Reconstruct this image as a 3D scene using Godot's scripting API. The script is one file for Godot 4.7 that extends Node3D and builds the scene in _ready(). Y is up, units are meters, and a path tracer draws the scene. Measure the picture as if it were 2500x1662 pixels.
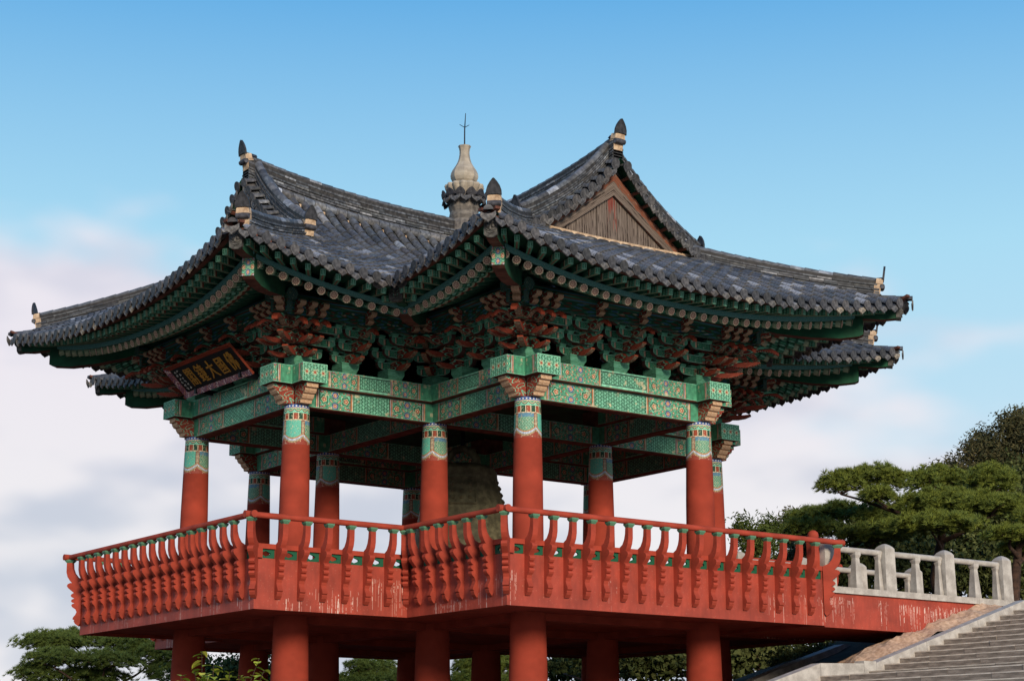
extends Node3D
# Cross-shaped two-storey bell pavilion on a hillside, seen from below.
# World: x = axis of the arm with the visible gable, z = axis of the arm with the name board, y up, metres.

const A := 2.2            # half the width of an arm, column line to column line
const B := 5.476          # centre to the end columns
const D := 1.734          # floor edge beyond the column line
const DR := 1.957         # hand rail beyond the column line
const YT := 8.75          # top of the upper columns
const YF := 5.30          # floor of the upper storey
const YB := 4.555         # underside of the floor edge
const YR := 6.22          # hand rail axis
const GAB := 5.45         # plane of the gable boards

var M := {}
var T := {}
var counts := {}
var rng := RandomNumberGenerator.new()

# ---------------------------------------------------------------- mesh collector
class MB:
	var v := PackedVector3Array()
	var n := PackedVector3Array()
	var t := PackedVector2Array()
	var c := PackedColorArray()
	var col := Color(1, 1, 1)

	func tri(p0: Vector3, p1: Vector3, p2: Vector3, n0: Vector3, n1: Vector3, n2: Vector3, t0 := Vector2.ZERO, t1 := Vector2.ZERO, t2 := Vector2.ZERO):
		# corners come counter-clockwise; Godot's front faces are clockwise
		v.append(p0); v.append(p2); v.append(p1)
		n.append(n0); n.append(n2); n.append(n1)
		t.append(t0); t.append(t2); t.append(t1)
		c.append(col); c.append(col); c.append(col)

	func ftri(p0: Vector3, p1: Vector3, p2: Vector3, t0 := Vector2.ZERO, t1 := Vector2.ZERO, t2 := Vector2.ZERO):
		var nn := (p1 - p0).cross(p2 - p0).normalized()
		tri(p0, p1, p2, nn, nn, nn, t0, t1, t2)

	func quad(p0: Vector3, p1: Vector3, p2: Vector3, p3: Vector3, t0 := Vector2(0, 1), t1 := Vector2(1, 1), t2 := Vector2(1, 0), t3 := Vector2(0, 0)):
		var nn := (p2 - p0).cross(p3 - p1).normalized()
		tri(p0, p1, p2, nn, nn, nn, t0, t1, t2)
		tri(p0, p2, p3, nn, nn, nn, t0, t2, t3)

	func squad(p0: Vector3, p1: Vector3, p2: Vector3, p3: Vector3, n0: Vector3, n1: Vector3, n2: Vector3, n3: Vector3, t0 := Vector2(0, 1), t1 := Vector2(1, 1), t2 := Vector2(1, 0), t3 := Vector2(0, 0)):
		tri(p0, p1, p2, n0, n1, n2, t0, t1, t2)
		tri(p0, p2, p3, n0, n2, n3, t0, t2, t3)

	func box(xf: Transform3D, s: Vector3, top := 1.0):
		# a box round the origin of xf; top scales the upper face
		var h := s * 0.5
		var p := []
		for y in [-1, 1]:
			var k: float = top if y > 0 else 1.0
			for q in [[-1, -1], [1, -1], [1, 1], [-1, 1]]:
				p.append(xf * Vector3(q[0] * h.x * k, y * h.y, q[1] * h.z * k))
		quad(p[3], p[2], p[6], p[7])
		quad(p[1], p[0], p[4], p[5])
		quad(p[2], p[1], p[5], p[6])
		quad(p[0], p[3], p[7], p[4])
		quad(p[7], p[6], p[5], p[4])
		quad(p[0], p[1], p[2], p[3])

	func hexa(p: Array):
		# eight corners: 0-3 lower ring, 4-7 upper ring, counter-clockwise seen from above
		quad(p[0], p[1], p[5], p[4]); quad(p[1], p[2], p[6], p[5]); quad(p[2], p[3], p[7], p[6]); quad(p[3], p[0], p[4], p[7])
		quad(p[4], p[5], p[6], p[7]); quad(p[3], p[2], p[1], p[0])

	func prism(poly: PackedVector2Array, z0: float, z1: float, xf: Transform3D, caps := true, sides := true, uvr := Rect2(0, 0, 1, 1)):
		var area := 0.0
		var m := poly.size()
		for i in m:
			var a: Vector2 = poly[i]; var b: Vector2 = poly[(i + 1) % m]
			area += a.x * b.y - b.x * a.y
		if area < 0.0:
			poly = poly.duplicate(); poly.reverse()
		if caps:
			var idx := Geometry2D.triangulate_polygon(poly)
			for i in range(0, idx.size(), 3):
				var q := [poly[idx[i]], poly[idx[i + 1]], poly[idx[i + 2]]]
				if (q[1] - q[0]).cross(q[2] - q[0]) < 0.0:
					var w = q[1]; q[1] = q[2]; q[2] = w
				var u := []
				for k in 3:
					u.append(Vector2((q[k].x - uvr.position.x) / uvr.size.x, 1.0 - (q[k].y - uvr.position.y) / uvr.size.y))
				ftri(xf * Vector3(q[0].x, q[0].y, z1), xf * Vector3(q[1].x, q[1].y, z1), xf * Vector3(q[2].x, q[2].y, z1), u[0], u[1], u[2])
				ftri(xf * Vector3(q[0].x, q[0].y, z0), xf * Vector3(q[2].x, q[2].y, z0), xf * Vector3(q[1].x, q[1].y, z0), u[0], u[2], u[1])
		if sides:
			for i in m:
				var a: Vector2 = poly[i]; var b: Vector2 = poly[(i + 1) % m]
				quad(xf * Vector3(a.x, a.y, z0), xf * Vector3(b.x, b.y, z0), xf * Vector3(b.x, b.y, z1), xf * Vector3(a.x, a.y, z1))

	func tube(pts: Array, radii: Array, sides := 8, cap0 := true, cap1 := true):
		var up := Vector3.UP
		var d0: Vector3 = (pts[1] - pts[0]).normalized()
		if absf(d0.dot(up)) > 0.9: up = Vector3.RIGHT
		var side := d0.cross(up).normalized()
		var rings := []
		var norms := []
		for i in pts.size():
			var d: Vector3
			if i == 0: d = pts[1] - pts[0]
			elif i == pts.size() - 1: d = pts[i] - pts[i - 1]
			else: d = pts[i + 1] - pts[i - 1]
			d = d.normalized()
			side = (side - d * side.dot(d)).normalized()
			var oth := side.cross(d)
			var ring := []; var nr := []
			for k in sides:
				var an := TAU * k / sides
				var dir := side * cos(an) + oth * sin(an)
				nr.append(dir); ring.append(pts[i] + dir * float(radii[i]))
			rings.append(ring); norms.append(nr)
		for i in pts.size() - 1:
			for k in sides:
				var l := (k + 1) % sides
				var u0 := float(k) / sides; var u1 := float(k + 1) / sides
				var v0 := float(i) / (pts.size() - 1); var v1 := float(i + 1) / (pts.size() - 1)
				squad(rings[i][l], rings[i][k], rings[i + 1][k], rings[i + 1][l], norms[i][l], norms[i][k], norms[i + 1][k], norms[i + 1][l], Vector2(u1, v0), Vector2(u0, v0), Vector2(u0, v1), Vector2(u1, v1))
		for e in 2:
			if (e == 0 and not cap0) or (e == 1 and not cap1): continue
			var ring: Array = rings[0] if e == 0 else rings[-1]
			var ce: Vector3 = pts[0] if e == 0 else pts[-1]
			for k in sides:
				var l := (k + 1) % sides
				var uk := Vector2(0.5 + 0.5 * cos(TAU * k / sides), 0.5 + 0.5 * sin(TAU * k / sides))
				var ul := Vector2(0.5 + 0.5 * cos(TAU * l / sides), 0.5 + 0.5 * sin(TAU * l / sides))
				if e == 0: ftri(ce, ring[k], ring[l], Vector2(0.5, 0.5), uk, ul)
				else: ftri(ce, ring[l], ring[k], Vector2(0.5, 0.5), ul, uk)

	func lathe(prof: Array, segs: int, xf := Transform3D(), flat := false, wob := 0.0, wobn := 0):
		# prof: Vector2(radius, y) from the bottom up
		var m := prof.size()
		var v0 := 0.0
		var tot: float = maxf(prof[m - 1].y - prof[0].y, 0.0001)
		for i in m - 1:
			var p: Vector2 = prof[i]; var q: Vector2 = prof[i + 1]
			var sl0 := _slope(prof, i); var sl1 := _slope(prof, i + 1)
			if flat:
				sl0 = (q - p).normalized(); sl1 = sl0
			var va: float = 1.0 - (p.y - prof[0].y) / tot; var vb: float = 1.0 - (q.y - prof[0].y) / tot
			for k in segs:
				var a0 := TAU * k / segs; var a1 := TAU * (k + 1) / segs
				var d0 := Vector3(cos(a0), 0, -sin(a0)); var d1 := Vector3(cos(a1), 0, -sin(a1))
				var w0 := 1.0 + wob * absf(sin(a0 * wobn * 0.5)); var w1 := 1.0 + wob * absf(sin(a1 * wobn * 0.5))
				var P0 := xf * (d0 * p.x * w0 + Vector3.UP * p.y); var P1 := xf * (d1 * p.x * w1 + Vector3.UP * p.y)
				var P2 := xf * (d1 * q.x * w1 + Vector3.UP * q.y); var P3 := xf * (d0 * q.x * w0 + Vector3.UP * q.y)
				var ua := float(k) / segs; var ub := float(k + 1) / segs
				if flat or wob > 0.0:
					quad(P0, P1, P2, P3, Vector2(ua, va), Vector2(ub, va), Vector2(ub, vb), Vector2(ua, vb))
				else:
					var b := xf.basis
					squad(P0, P1, P2, P3, (b * (d0 * sl0.y - Vector3.UP * sl0.x)).normalized(), (b * (d1 * sl0.y - Vector3.UP * sl0.x)).normalized(), (b * (d1 * sl1.y - Vector3.UP * sl1.x)).normalized(), (b * (d0 * sl1.y - Vector3.UP * sl1.x)).normalized(), Vector2(ua, va), Vector2(ub, va), Vector2(ub, vb), Vector2(ua, vb))

	func _slope(prof: Array, i: int) -> Vector2:
		var a: Vector2 = prof[maxi(i - 1, 0)]; var b: Vector2 = prof[mini(i + 1, prof.size() - 1)]
		return (b - a).normalized()

	func sweep(pts: Array, w: float, h: float):
		# rectangular bar along a path; the points are the middle of its underside
		var rings := []
		for i in pts.size():
			var d: Vector3 = pts[mini(i + 1, pts.size() - 1)] - pts[maxi(i - 1, 0)]
			d.y = 0.0
			var s := d.normalized().cross(Vector3.UP) * w * 0.5
			var p: Vector3 = pts[i]
			rings.append([p - s, p + s, p + s + Vector3.UP * h, p - s + Vector3.UP * h])
		for i in pts.size() - 1:
			for k in 4:
				var l := (k + 1) % 4
				var u0 := float(i); var u1 := float(i + 1)
				quad(rings[i][l], rings[i + 1][l], rings[i + 1][k], rings[i][k], Vector2(u0, 1), Vector2(u1, 1), Vector2(u1, 0), Vector2(u0, 0))
		quad(rings[0][0], rings[0][3], rings[0][2], rings[0][1])
		var z: Array = rings[-1]
		quad(z[0], z[1], z[2], z[3])

	func arrays() -> Array:
		var a := []
		a.resize(Mesh.ARRAY_MAX)
		a[Mesh.ARRAY_VERTEX] = v; a[Mesh.ARRAY_NORMAL] = n; a[Mesh.ARRAY_TEX_UV] = t; a[Mesh.ARRAY_COLOR] = c
		return a

	func mesh(m: Material, into: ArrayMesh = null) -> ArrayMesh:
		var am := into if into else ArrayMesh.new()
		if v.size() == 0: return am
		am.add_surface_from_arrays(Mesh.PRIMITIVE_TRIANGLES, arrays())
		am.surface_set_material(am.get_surface_count() - 1, m)
		return am

# ---------------------------------------------------------------- nodes
func numbered(parent: Node, called: String) -> String:
	var key := str(parent.get_instance_id()) + called
	var k: int = counts.get(key, 0)
	counts[key] = k + 1
	return called if k == 0 else "%s_%03d" % [called, k]

func part(parent: Node, called: String, mesh: Mesh, xf := Transform3D()) -> MeshInstance3D:
	var o := MeshInstance3D.new()
	o.name = numbered(parent, called)
	o.mesh = mesh
	o.transform = xf
	parent.add_child(o, true)
	return o

func thing(called: String, label: String, category: String, at := Vector3.ZERO, group := "") -> Node3D:
	var o := Node3D.new()
	o.name = numbered(self, called)
	add_child(o, true)
	o.position = at
	o.set_meta("label", label); o.set_meta("category", category)
	if group != "": o.set_meta("group", group)
	return o

func tag(o: Node, label: String, category: String, group := ""):
	o.set_meta("label", label); o.set_meta("category", category)
	if group != "": o.set_meta("group", group)

func xf_at(p: Vector3, turn := 0.0) -> Transform3D:
	return Transform3D(Basis(Vector3.UP, turn), p)

func frame(p: Vector3, fwd: Vector3, up: Vector3) -> Transform3D:
	# x = forward, y = up as far as it can be, z = x cross y
	var x := fwd.normalized()
	var z := x.cross(up).normalized()
	var y := z.cross(x)
	return Transform3D(Basis(x, y, z), p)

# local axes of arm k (0 = +x, 1 = +z, 2 = -x, 3 = -z)
func arm(k: int) -> Transform3D:
	return Transform3D(Basis(Vector3.UP, -PI / 2 * k), Vector3.ZERO)

# ---------------------------------------------------------------- materials
func noise(fr: float, sd: int, oct := 4, typ := FastNoiseLite.TYPE_SIMPLEX_SMOOTH) -> FastNoiseLite:
	var f := FastNoiseLite.new()
	f.noise_type = typ; f.frequency = fr; f.seed = sd
	f.fractal_octaves = oct
	return f

func tex(img: Image) -> ImageTexture:
	img.generate_mipmaps()
	return ImageTexture.create_from_image(img)

func mottle(size: int, fr: float, sd: int, lo: Color, hi: Color, contrast := 1.6, speck := 0.0) -> ImageTexture:
	var g := noise(fr, sd).get_seamless_image(size, size)
	var g2 := noise(fr * 7.0, sd + 9, 2).get_seamless_image(size, size)
	var im := Image.create(size, size, false, Image.FORMAT_RGB8)
	for y in size:
		for x in size:
			var q := clampf((g.get_pixel(x, y).r - 0.5) * contrast + 0.5, 0, 1)
			q = clampf(q + (g2.get_pixel(x, y).r - 0.5) * speck, 0, 1)
			im.set_pixel(x, y, lo.lerp(hi, q))
	return tex(im)

func mat(col: Color, rough := 0.8, tx: Texture2D = null) -> StandardMaterial3D:
	var m := StandardMaterial3D.new()
	m.albedo_color = col
	m.roughness = rough
	m.metallic_specular = 0.4
	if tx: m.albedo_texture = tx
	return m

func tri_mat(tx: Texture2D, scale: float, rough := 0.85, world := false) -> StandardMaterial3D:
	var m := mat(Color.WHITE, rough, tx)
	m.uv1_triplanar = true
	m.uv1_world_triplanar = world
	m.uv1_scale = Vector3.ONE * scale
	return m

# paints used in the decorated woodwork (sRGB)
const MINT := Color(0.47, 0.77, 0.64)
const LEAF := Color(0.21, 0.52, 0.38)
const DEEP := Color(0.09, 0.29, 0.20)
const INK := Color(0.07, 0.10, 0.09)
const VERM := Color(0.63, 0.27, 0.165)
const OXID := Color(0.50, 0.17, 0.13)
const CREAM := Color(0.83, 0.74, 0.60)
const AZUR := Color(0.23, 0.36, 0.62)
const OCHR := Color(0.74, 0.58, 0.26)
const RED := Color(0.59, 0.243, 0.18)

func lattice(x: float, y: float) -> Color:
	# six-pointed lattice in mint on green; x, y in cells
	var d := 1.0
	for k in 3:
		var an := PI / 3.0 * k
		var q := x * cos(an) + y * sin(an)
		d = minf(d, absf(q - roundf(q)))
	var cell := sin(x * 6.283) * sin(y * 6.283)
	if d < 0.10: return MINT if cell > -0.5 else LEAF.lerp(MINT, 0.5)
	if d < 0.17: return INK.lerp(DEEP, 0.6)
	return LEAF if cell > 0.0 else DEEP.lerp(LEAF, 0.45)

func rosette(dx: float, dy: float, petals: int, core: Color, mid: Color) -> Color:
	var r := sqrt(dx * dx + dy * dy)
	var p := 0.86 + 0.14 * cos(atan2(dy, dx) * petals)
	r /= p
	if r < 0.16: return CREAM
	if r < 0.34: return core
	if r < 0.44: return CREAM
	if r < 0.66: return mid
	if r < 0.74: return INK
	if r < 0.86: return MINT
	return Color(0, 0, 0, 0)

func floral(x: float, y: float, w: float) -> Color:
	# a panel w wide and 1 high: rosettes, half lotus flowers and coloured bands
	var u := fposmod(x, w)
	var mirror := absf(u - w * 0.5)
	var ms := [[0.0, 0.24, 0.30, 8, VERM, AZUR], [0.0, 0.80, 0.30, 8, VERM, AZUR], [0.36, 0.5, 0.38, 5, VERM, LEAF], [0.0, 0.52, 0.13, 4, INK, MINT], [0.44, 0.03, 0.22, 6, AZUR, VERM], [0.44, 0.99, 0.22, 6, AZUR, VERM]]
	for q in ms:
		var c := rosette((mirror - q[0] * w) / q[2], (y - q[1]) / q[2], q[3], q[4], q[5])
		if c.a > 0.5: return c
	var s := sin(mirror * 19.0 + sin(y * 12.0) * 1.3) * cos(y * 15.0 + mirror * 5.0)
	if s > 0.78: return CREAM.lerp(MINT, 0.3)
	if s > 0.42: return VERM
	if s > 0.30: return INK.lerp(DEEP, 0.5)
	if s > -0.35: return LEAF.lerp(MINT, 0.55)
	if s > -0.5: return DEEP
	return LEAF.lerp(MINT, 0.2)

func bands(q: float) -> Color:
	# narrow coloured stripes between two panels, q from 0 to 1
	var cs := [INK, CREAM, VERM, OCHR, AZUR, CREAM, LEAF, INK]
	return cs[clampi(int(q * 8.0), 0, 7)]

func worn(c: Color, nz: FastNoiseLite, x: float, y: float, amount: float) -> Color:
	var q := nz.get_noise_2d(x, y)
	var l := c.get_luminance()
	c = c.lerp(Color(l, l, l), 0.12)
	if q > 0.42 - amount: c = c.lerp(CREAM.lerp(Color(0.62, 0.6, 0.5), 0.4), clampf((q - 0.42 + amount) * 5.0, 0, 0.8))
	return c * (1.0 + 0.22 * nz.get_noise_2d(x * 2.3 + 91, y * 2.3))

func beam_texture(length: float, height: float, sd: int, rim: bool) -> ImageTexture:
	var ppm := 150.0
	var w := int(length * ppm); var h := int(height * ppm)
	var im := Image.create(w, h, false, Image.FORMAT_RGB8)
	var nz := noise(0.02, sd)
	var end := 0.42           # plain green end by the column
	var fl := (length - 2 * end) * 0.29
	for j in h:
		var y := (j + 0.5) / h
		for i in w:
			var x := (i + 0.5) / ppm
			var q := minf(x, length - x)     # the two halves mirror each other
			var c: Color
			if q < end - 0.10:
				c = LEAF.lerp(MINT, 0.18) if fmod(q * 31.0 + y * 9.0, 1.0) > 0.3 else LEAF
			elif q < end:
				c = bands((q - end + 0.10) / 0.10)
			elif q < end + fl:
				c = floral((q - end) / height, y, fl / height)
			elif q < end + fl + 0.09:
				c = bands((q - end - fl) / 0.09)
			else:
				c = lattice((x - length * 0.5) * 15.0, y * height * 15.0)
				if rim and (y < 0.10 or y > 0.86): c = MINT
				if rim and ((y > 0.10 and y < 0.14) or (y > 0.82 and y < 0.86)): c = INK
			if y < 0.03 or y > 0.97: c = MINT.lerp(LEAF, 0.3)
			im.set_pixel(i, j, worn(c, nz, i, j, 0.06))
	return tex(im)

func pixel_texture(w: int, h: int, f: Callable, sd := 5, wear := 0.0) -> ImageTexture:
	var im := Image.create(w, h, false, Image.FORMAT_RGB8)
	var nz := noise(0.05, sd)
	for j in h:
		for i in w:
			im.set_pixel(i, j, worn(f.call((i + 0.5) / w, (j + 0.5) / h), nz, i, j, wear))
	return tex(im)

func flower_px(x: float, y: float) -> Color:
	var dx := x * 2 - 1; var dy := y * 2 - 1
	var r := sqrt(dx * dx + dy * dy); var an := atan2(dy, dx)
	var p := 0.88 + 0.10 * absf(cos(an * 5.0))
	if r > p: return DEEP
	if r > p - 0.12: return CREAM
	if r < 0.16: return Color(0.55, 0.22, 0.2)
	if r < 0.26: return CREAM
	if absf(sin(an * 5.0)) > 0.86: return Color(0.45, 0.30, 0.24)
	if absf(r - 0.52) < 0.07: return Color(0.62, 0.36, 0.30)
	return Color(0.80, 0.68, 0.58)

func neck_px(x: float, y: float) -> Color:
	# painted sleeve at the head of a column; y runs down, 0.80 m high
	var k := fposmod(x * 4.0, 1.0)          # four lobes round the column
	var hem := 0.84 + 0.13 * sin(k * PI)
	if y > hem: return RED
	if y > hem - 0.045: return CREAM.lerp(OCHR, 0.3) if fmod(x * 90.0, 1.0) > 0.4 else INK
	if y > hem - 0.10:
		return Color(0.86, 0.88, 0.86) if fmod(x * 66.0, 1.0) > 0.45 else AZUR
	if y > hem - 0.13: return OCHR.lerp(VERM, 0.4)
	if y < 0.085:
		var q := fmod(x * 22.0, 1.0)
		return Color(0.85, 0.87, 0.85) if absf(q - 0.5) < 0.2 and absf(y - 0.045) < 0.02 else AZUR
	if y < 0.105: return CREAM
	if y < 0.22:
		var ar := absf(fposmod(x * 11.0, 1.0) - 0.5)
		var q := y - 0.19 + ar * ar * 0.28
		if q > 0.0: return MINT
		if q > -0.02: return INK
		if q > -0.04: return CREAM
		return LEAF.lerp(MINT, 0.3)
	if y < 0.40:
		var q := fposmod(x * 16.0, 2.0)
		var f := absf(fposmod(q, 1.0) - 0.5)
		if f > 0.40: return CREAM
		if f > 0.34: return INK
		return (VERM if q < 1.0 else DEEP) if y < 0.375 else CREAM
	# the two kinds of field below
	var seam := absf(k - 0.5 + 0.5 * signf(0.5 - k))
	var fork := fposmod(x * 4.0 + 0.5, 1.0) - 0.5
	if absf(fork) < 0.07 and y > 0.42: return CREAM if fmod(y * 40.0, 1.0) > 0.35 else INK
	if absf(fork) < 0.10: return OXID
	if int(x * 4.0) % 2 == 0: return MINT.lerp(Color(0.2, 0.62, 0.55), 0.5)
	return lattice(x * 60.0, y * 14.0).lerp(CREAM, 0.2) if y > 0.5 else AZUR.lerp(MINT, 0.4)

func star_px(x: float, y: float) -> Color:
	# end of the upper tie beam: lattice with three red stars
	for k in 3:
		var dx := (x - (k + 0.5) / 3.0) * 3.0; var dy := (y - 0.5) * 1.9
		var r := sqrt(dx * dx + dy * dy) / (0.75 + 0.25 * cos(atan2(dy, dx) * 6.0))
		if r < 0.20: return VERM
		if r < 0.36: return CREAM.lerp(MINT, 0.4)
	if x < 0.03 or x > 0.97 or y < 0.04 or y > 0.96: return MINT
	return lattice(x * 8.0, y * 5.0)

func vine_px(x: float, y: float) -> Color:
	var q := sin(x * 13.0 + 2.2 * sin(y * 9.0)) * 0.5 + sin(y * 15.0 + 2.0 * sin(x * 8.0)) * 0.5
	var d := absf(q - 0.25)
	if d < 0.10: return MINT
	if d < 0.17: return DEEP
	if d < 0.22: return CREAM.lerp(OXID, 0.4)
	return OXID.lerp(VERM, 0.35)

func tongue_px(x: float, y: float) -> Color:
	# side of a bracket tongue: red with a green leaf along it and scrolls at the root
	var q := sin(x * 10.0 + 1.7 * sin(y * 7.0))
	if x > 0.55:
		var e := absf(y - 0.45 - 0.1 * sin(x * 6.0))
		if e < 0.10: return LEAF.lerp(MINT, 0.5)
		if e < 0.15: return INK
		return VERM.lerp(OXID, 0.4)
	if absf(q - 0.2) < 0.22: return MINT
	if absf(q - 0.2) < 0.36: return DEEP
	if y < 0.14: return CREAM.lerp(VERM, 0.25)
	return OXID

func bow_px(x: float, y: float) -> Color:
	# front of a bracket arm: bright rim, green field, pale ends
	var e := minf(minf(x, 1.0 - x) * 5.0, minf(y, 1.0 - y))
	if e < 0.09: return MINT
	if e < 0.14: return INK
	var q := minf(x, 1.0 - x)
	if q < 0.12: return LEAF.lerp(MINT, 0.35)
	if q < 0.16: return CREAM.lerp(VERM, 0.2)
	if q < 0.18: return INK
	if q < 0.30: return LEAF
	return LEAF.lerp(DEEP, 0.4) if fmod(x * 34.0, 1.0) > 0.3 else LEAF.lerp(MINT, 0.5)

func rafter_px(x: float, y: float) -> Color:
	if x < 0.14 or x > 0.86 or y < 0.12 or y > 0.88: return MINT
	if x < 0.2 or x > 0.8 or y < 0.16 or y > 0.84: return DEEP
	if absf(x - 0.5) < 0.09 or absf(y - 0.5) < 0.06 or absf(absf(y - 0.5) - 0.24) < 0.05: return MINT
	return LEAF.lerp(DEEP, 0.3)

func rafter_side_px(x: float, y: float) -> Color:
	# along a rafter from its outer end (y = 1) inwards: rings of colour near the end, plain green further in
	var q := 1.0 - y
	if q < 0.03: return CREAM.lerp(LEAF, 0.4)
	if q < 0.16:
		var s := sin(x * TAU * 4.0) * cos(q * 60.0)
		return MINT if s > 0.35 else (DEEP if s > -0.3 else LEAF)
	if q < 0.19: return CREAM.lerp(LEAF, 0.3)
	if q < 0.22: return VERM.lerp(INK, 0.3)
	return DEEP.lerp(LEAF, 0.25)

func purlin_px(x: float, y: float) -> Color:
	var s := sin(x * 12.0 + 1.5 * sin(y * 8.0)) * cos(y * 11.0 + x * 3.0)
	if s > 0.6: return AZUR.lerp(DEEP, 0.3)
	if s > 0.35: return LEAF
	if s < -0.6: return OXID.lerp(DEEP, 0.2)
	return DEEP

func speckle_px(x: float, y: float) -> Color:
	var q := sin(x * 140.0 + sin(y * 9.0) * 2.0) * cos(y * 11.0 + x * 31.0) + 0.5 * sin(x * 53.0)
	if q > 0.8: return Color(0.84, 0.80, 0.78)
	if q > 0.25: return VERM
	if q > -0.2: return AZUR.lerp(Color(0.6, 0.5, 0.6), 0.4)
	if q > -0.8: return OXID
	return Color(0.75, 0.55, 0.5)

func floor_edge_texture(length: float, sd: int, clusters: Array, droop := 0.0) -> ImageTexture:
	# red paint with runs of lime and bird droppings; clusters: [from, to (m), top (m above the lower edge), strength]
	var ppm := 110.0
	var w := int(length * ppm); var h := 132
	var im := Image.create(w, h, false, Image.FORMAT_RGB8)
	var n1 := noise(0.012, sd); var n2 := noise(0.09, sd + 1, 3)
	var r := RandomNumberGenerator.new(); r.seed = sd
	for j in h:
		for i in w:
			var q := 1.0 + 0.16 * n1.get_noise_2d(i, j) + 0.07 * n2.get_noise_2d(i * 1.0, j * 0.25)
			var c := RED * q
			if n2.get_noise_2d(i * 2.1, j * 2.1 + 400) > 0.60: c = c.lerp(Color(0.78, 0.60, 0.5), 0.5)
			im.set_pixel(i, j, c)
	for cl in clusters:
		var m := int((cl[1] - cl[0]) * ppm * cl[3] * 0.24)
		for k in m:
			var x := int((cl[0] + (cl[1] - cl[0]) * r.randf()) * ppm)
			var y0: float = h - (cl[2] + r.randf_range(-0.06, 0.08)) * ppm
			var ln := pow(r.randf(), 2.0) * 0.7 * ppm + 3.0
			var wd := 1 if r.randf() < 0.75 else 2
			var al := r.randf_range(0.25, 0.85)
			for y in range(maxi(int(y0), 0), mini(int(y0 + ln), h)):
				for dx in wd:
					var xx := x + dx
					if xx < 0 or xx >= w: continue
					if n2.get_noise_2d(xx * 3.0, y * 0.8) < -0.25: continue
					im.set_pixel(xx, y, im.get_pixel(xx, y).lerp(Color(0.86, 0.79, 0.74), al))
	return tex(im)

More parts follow.
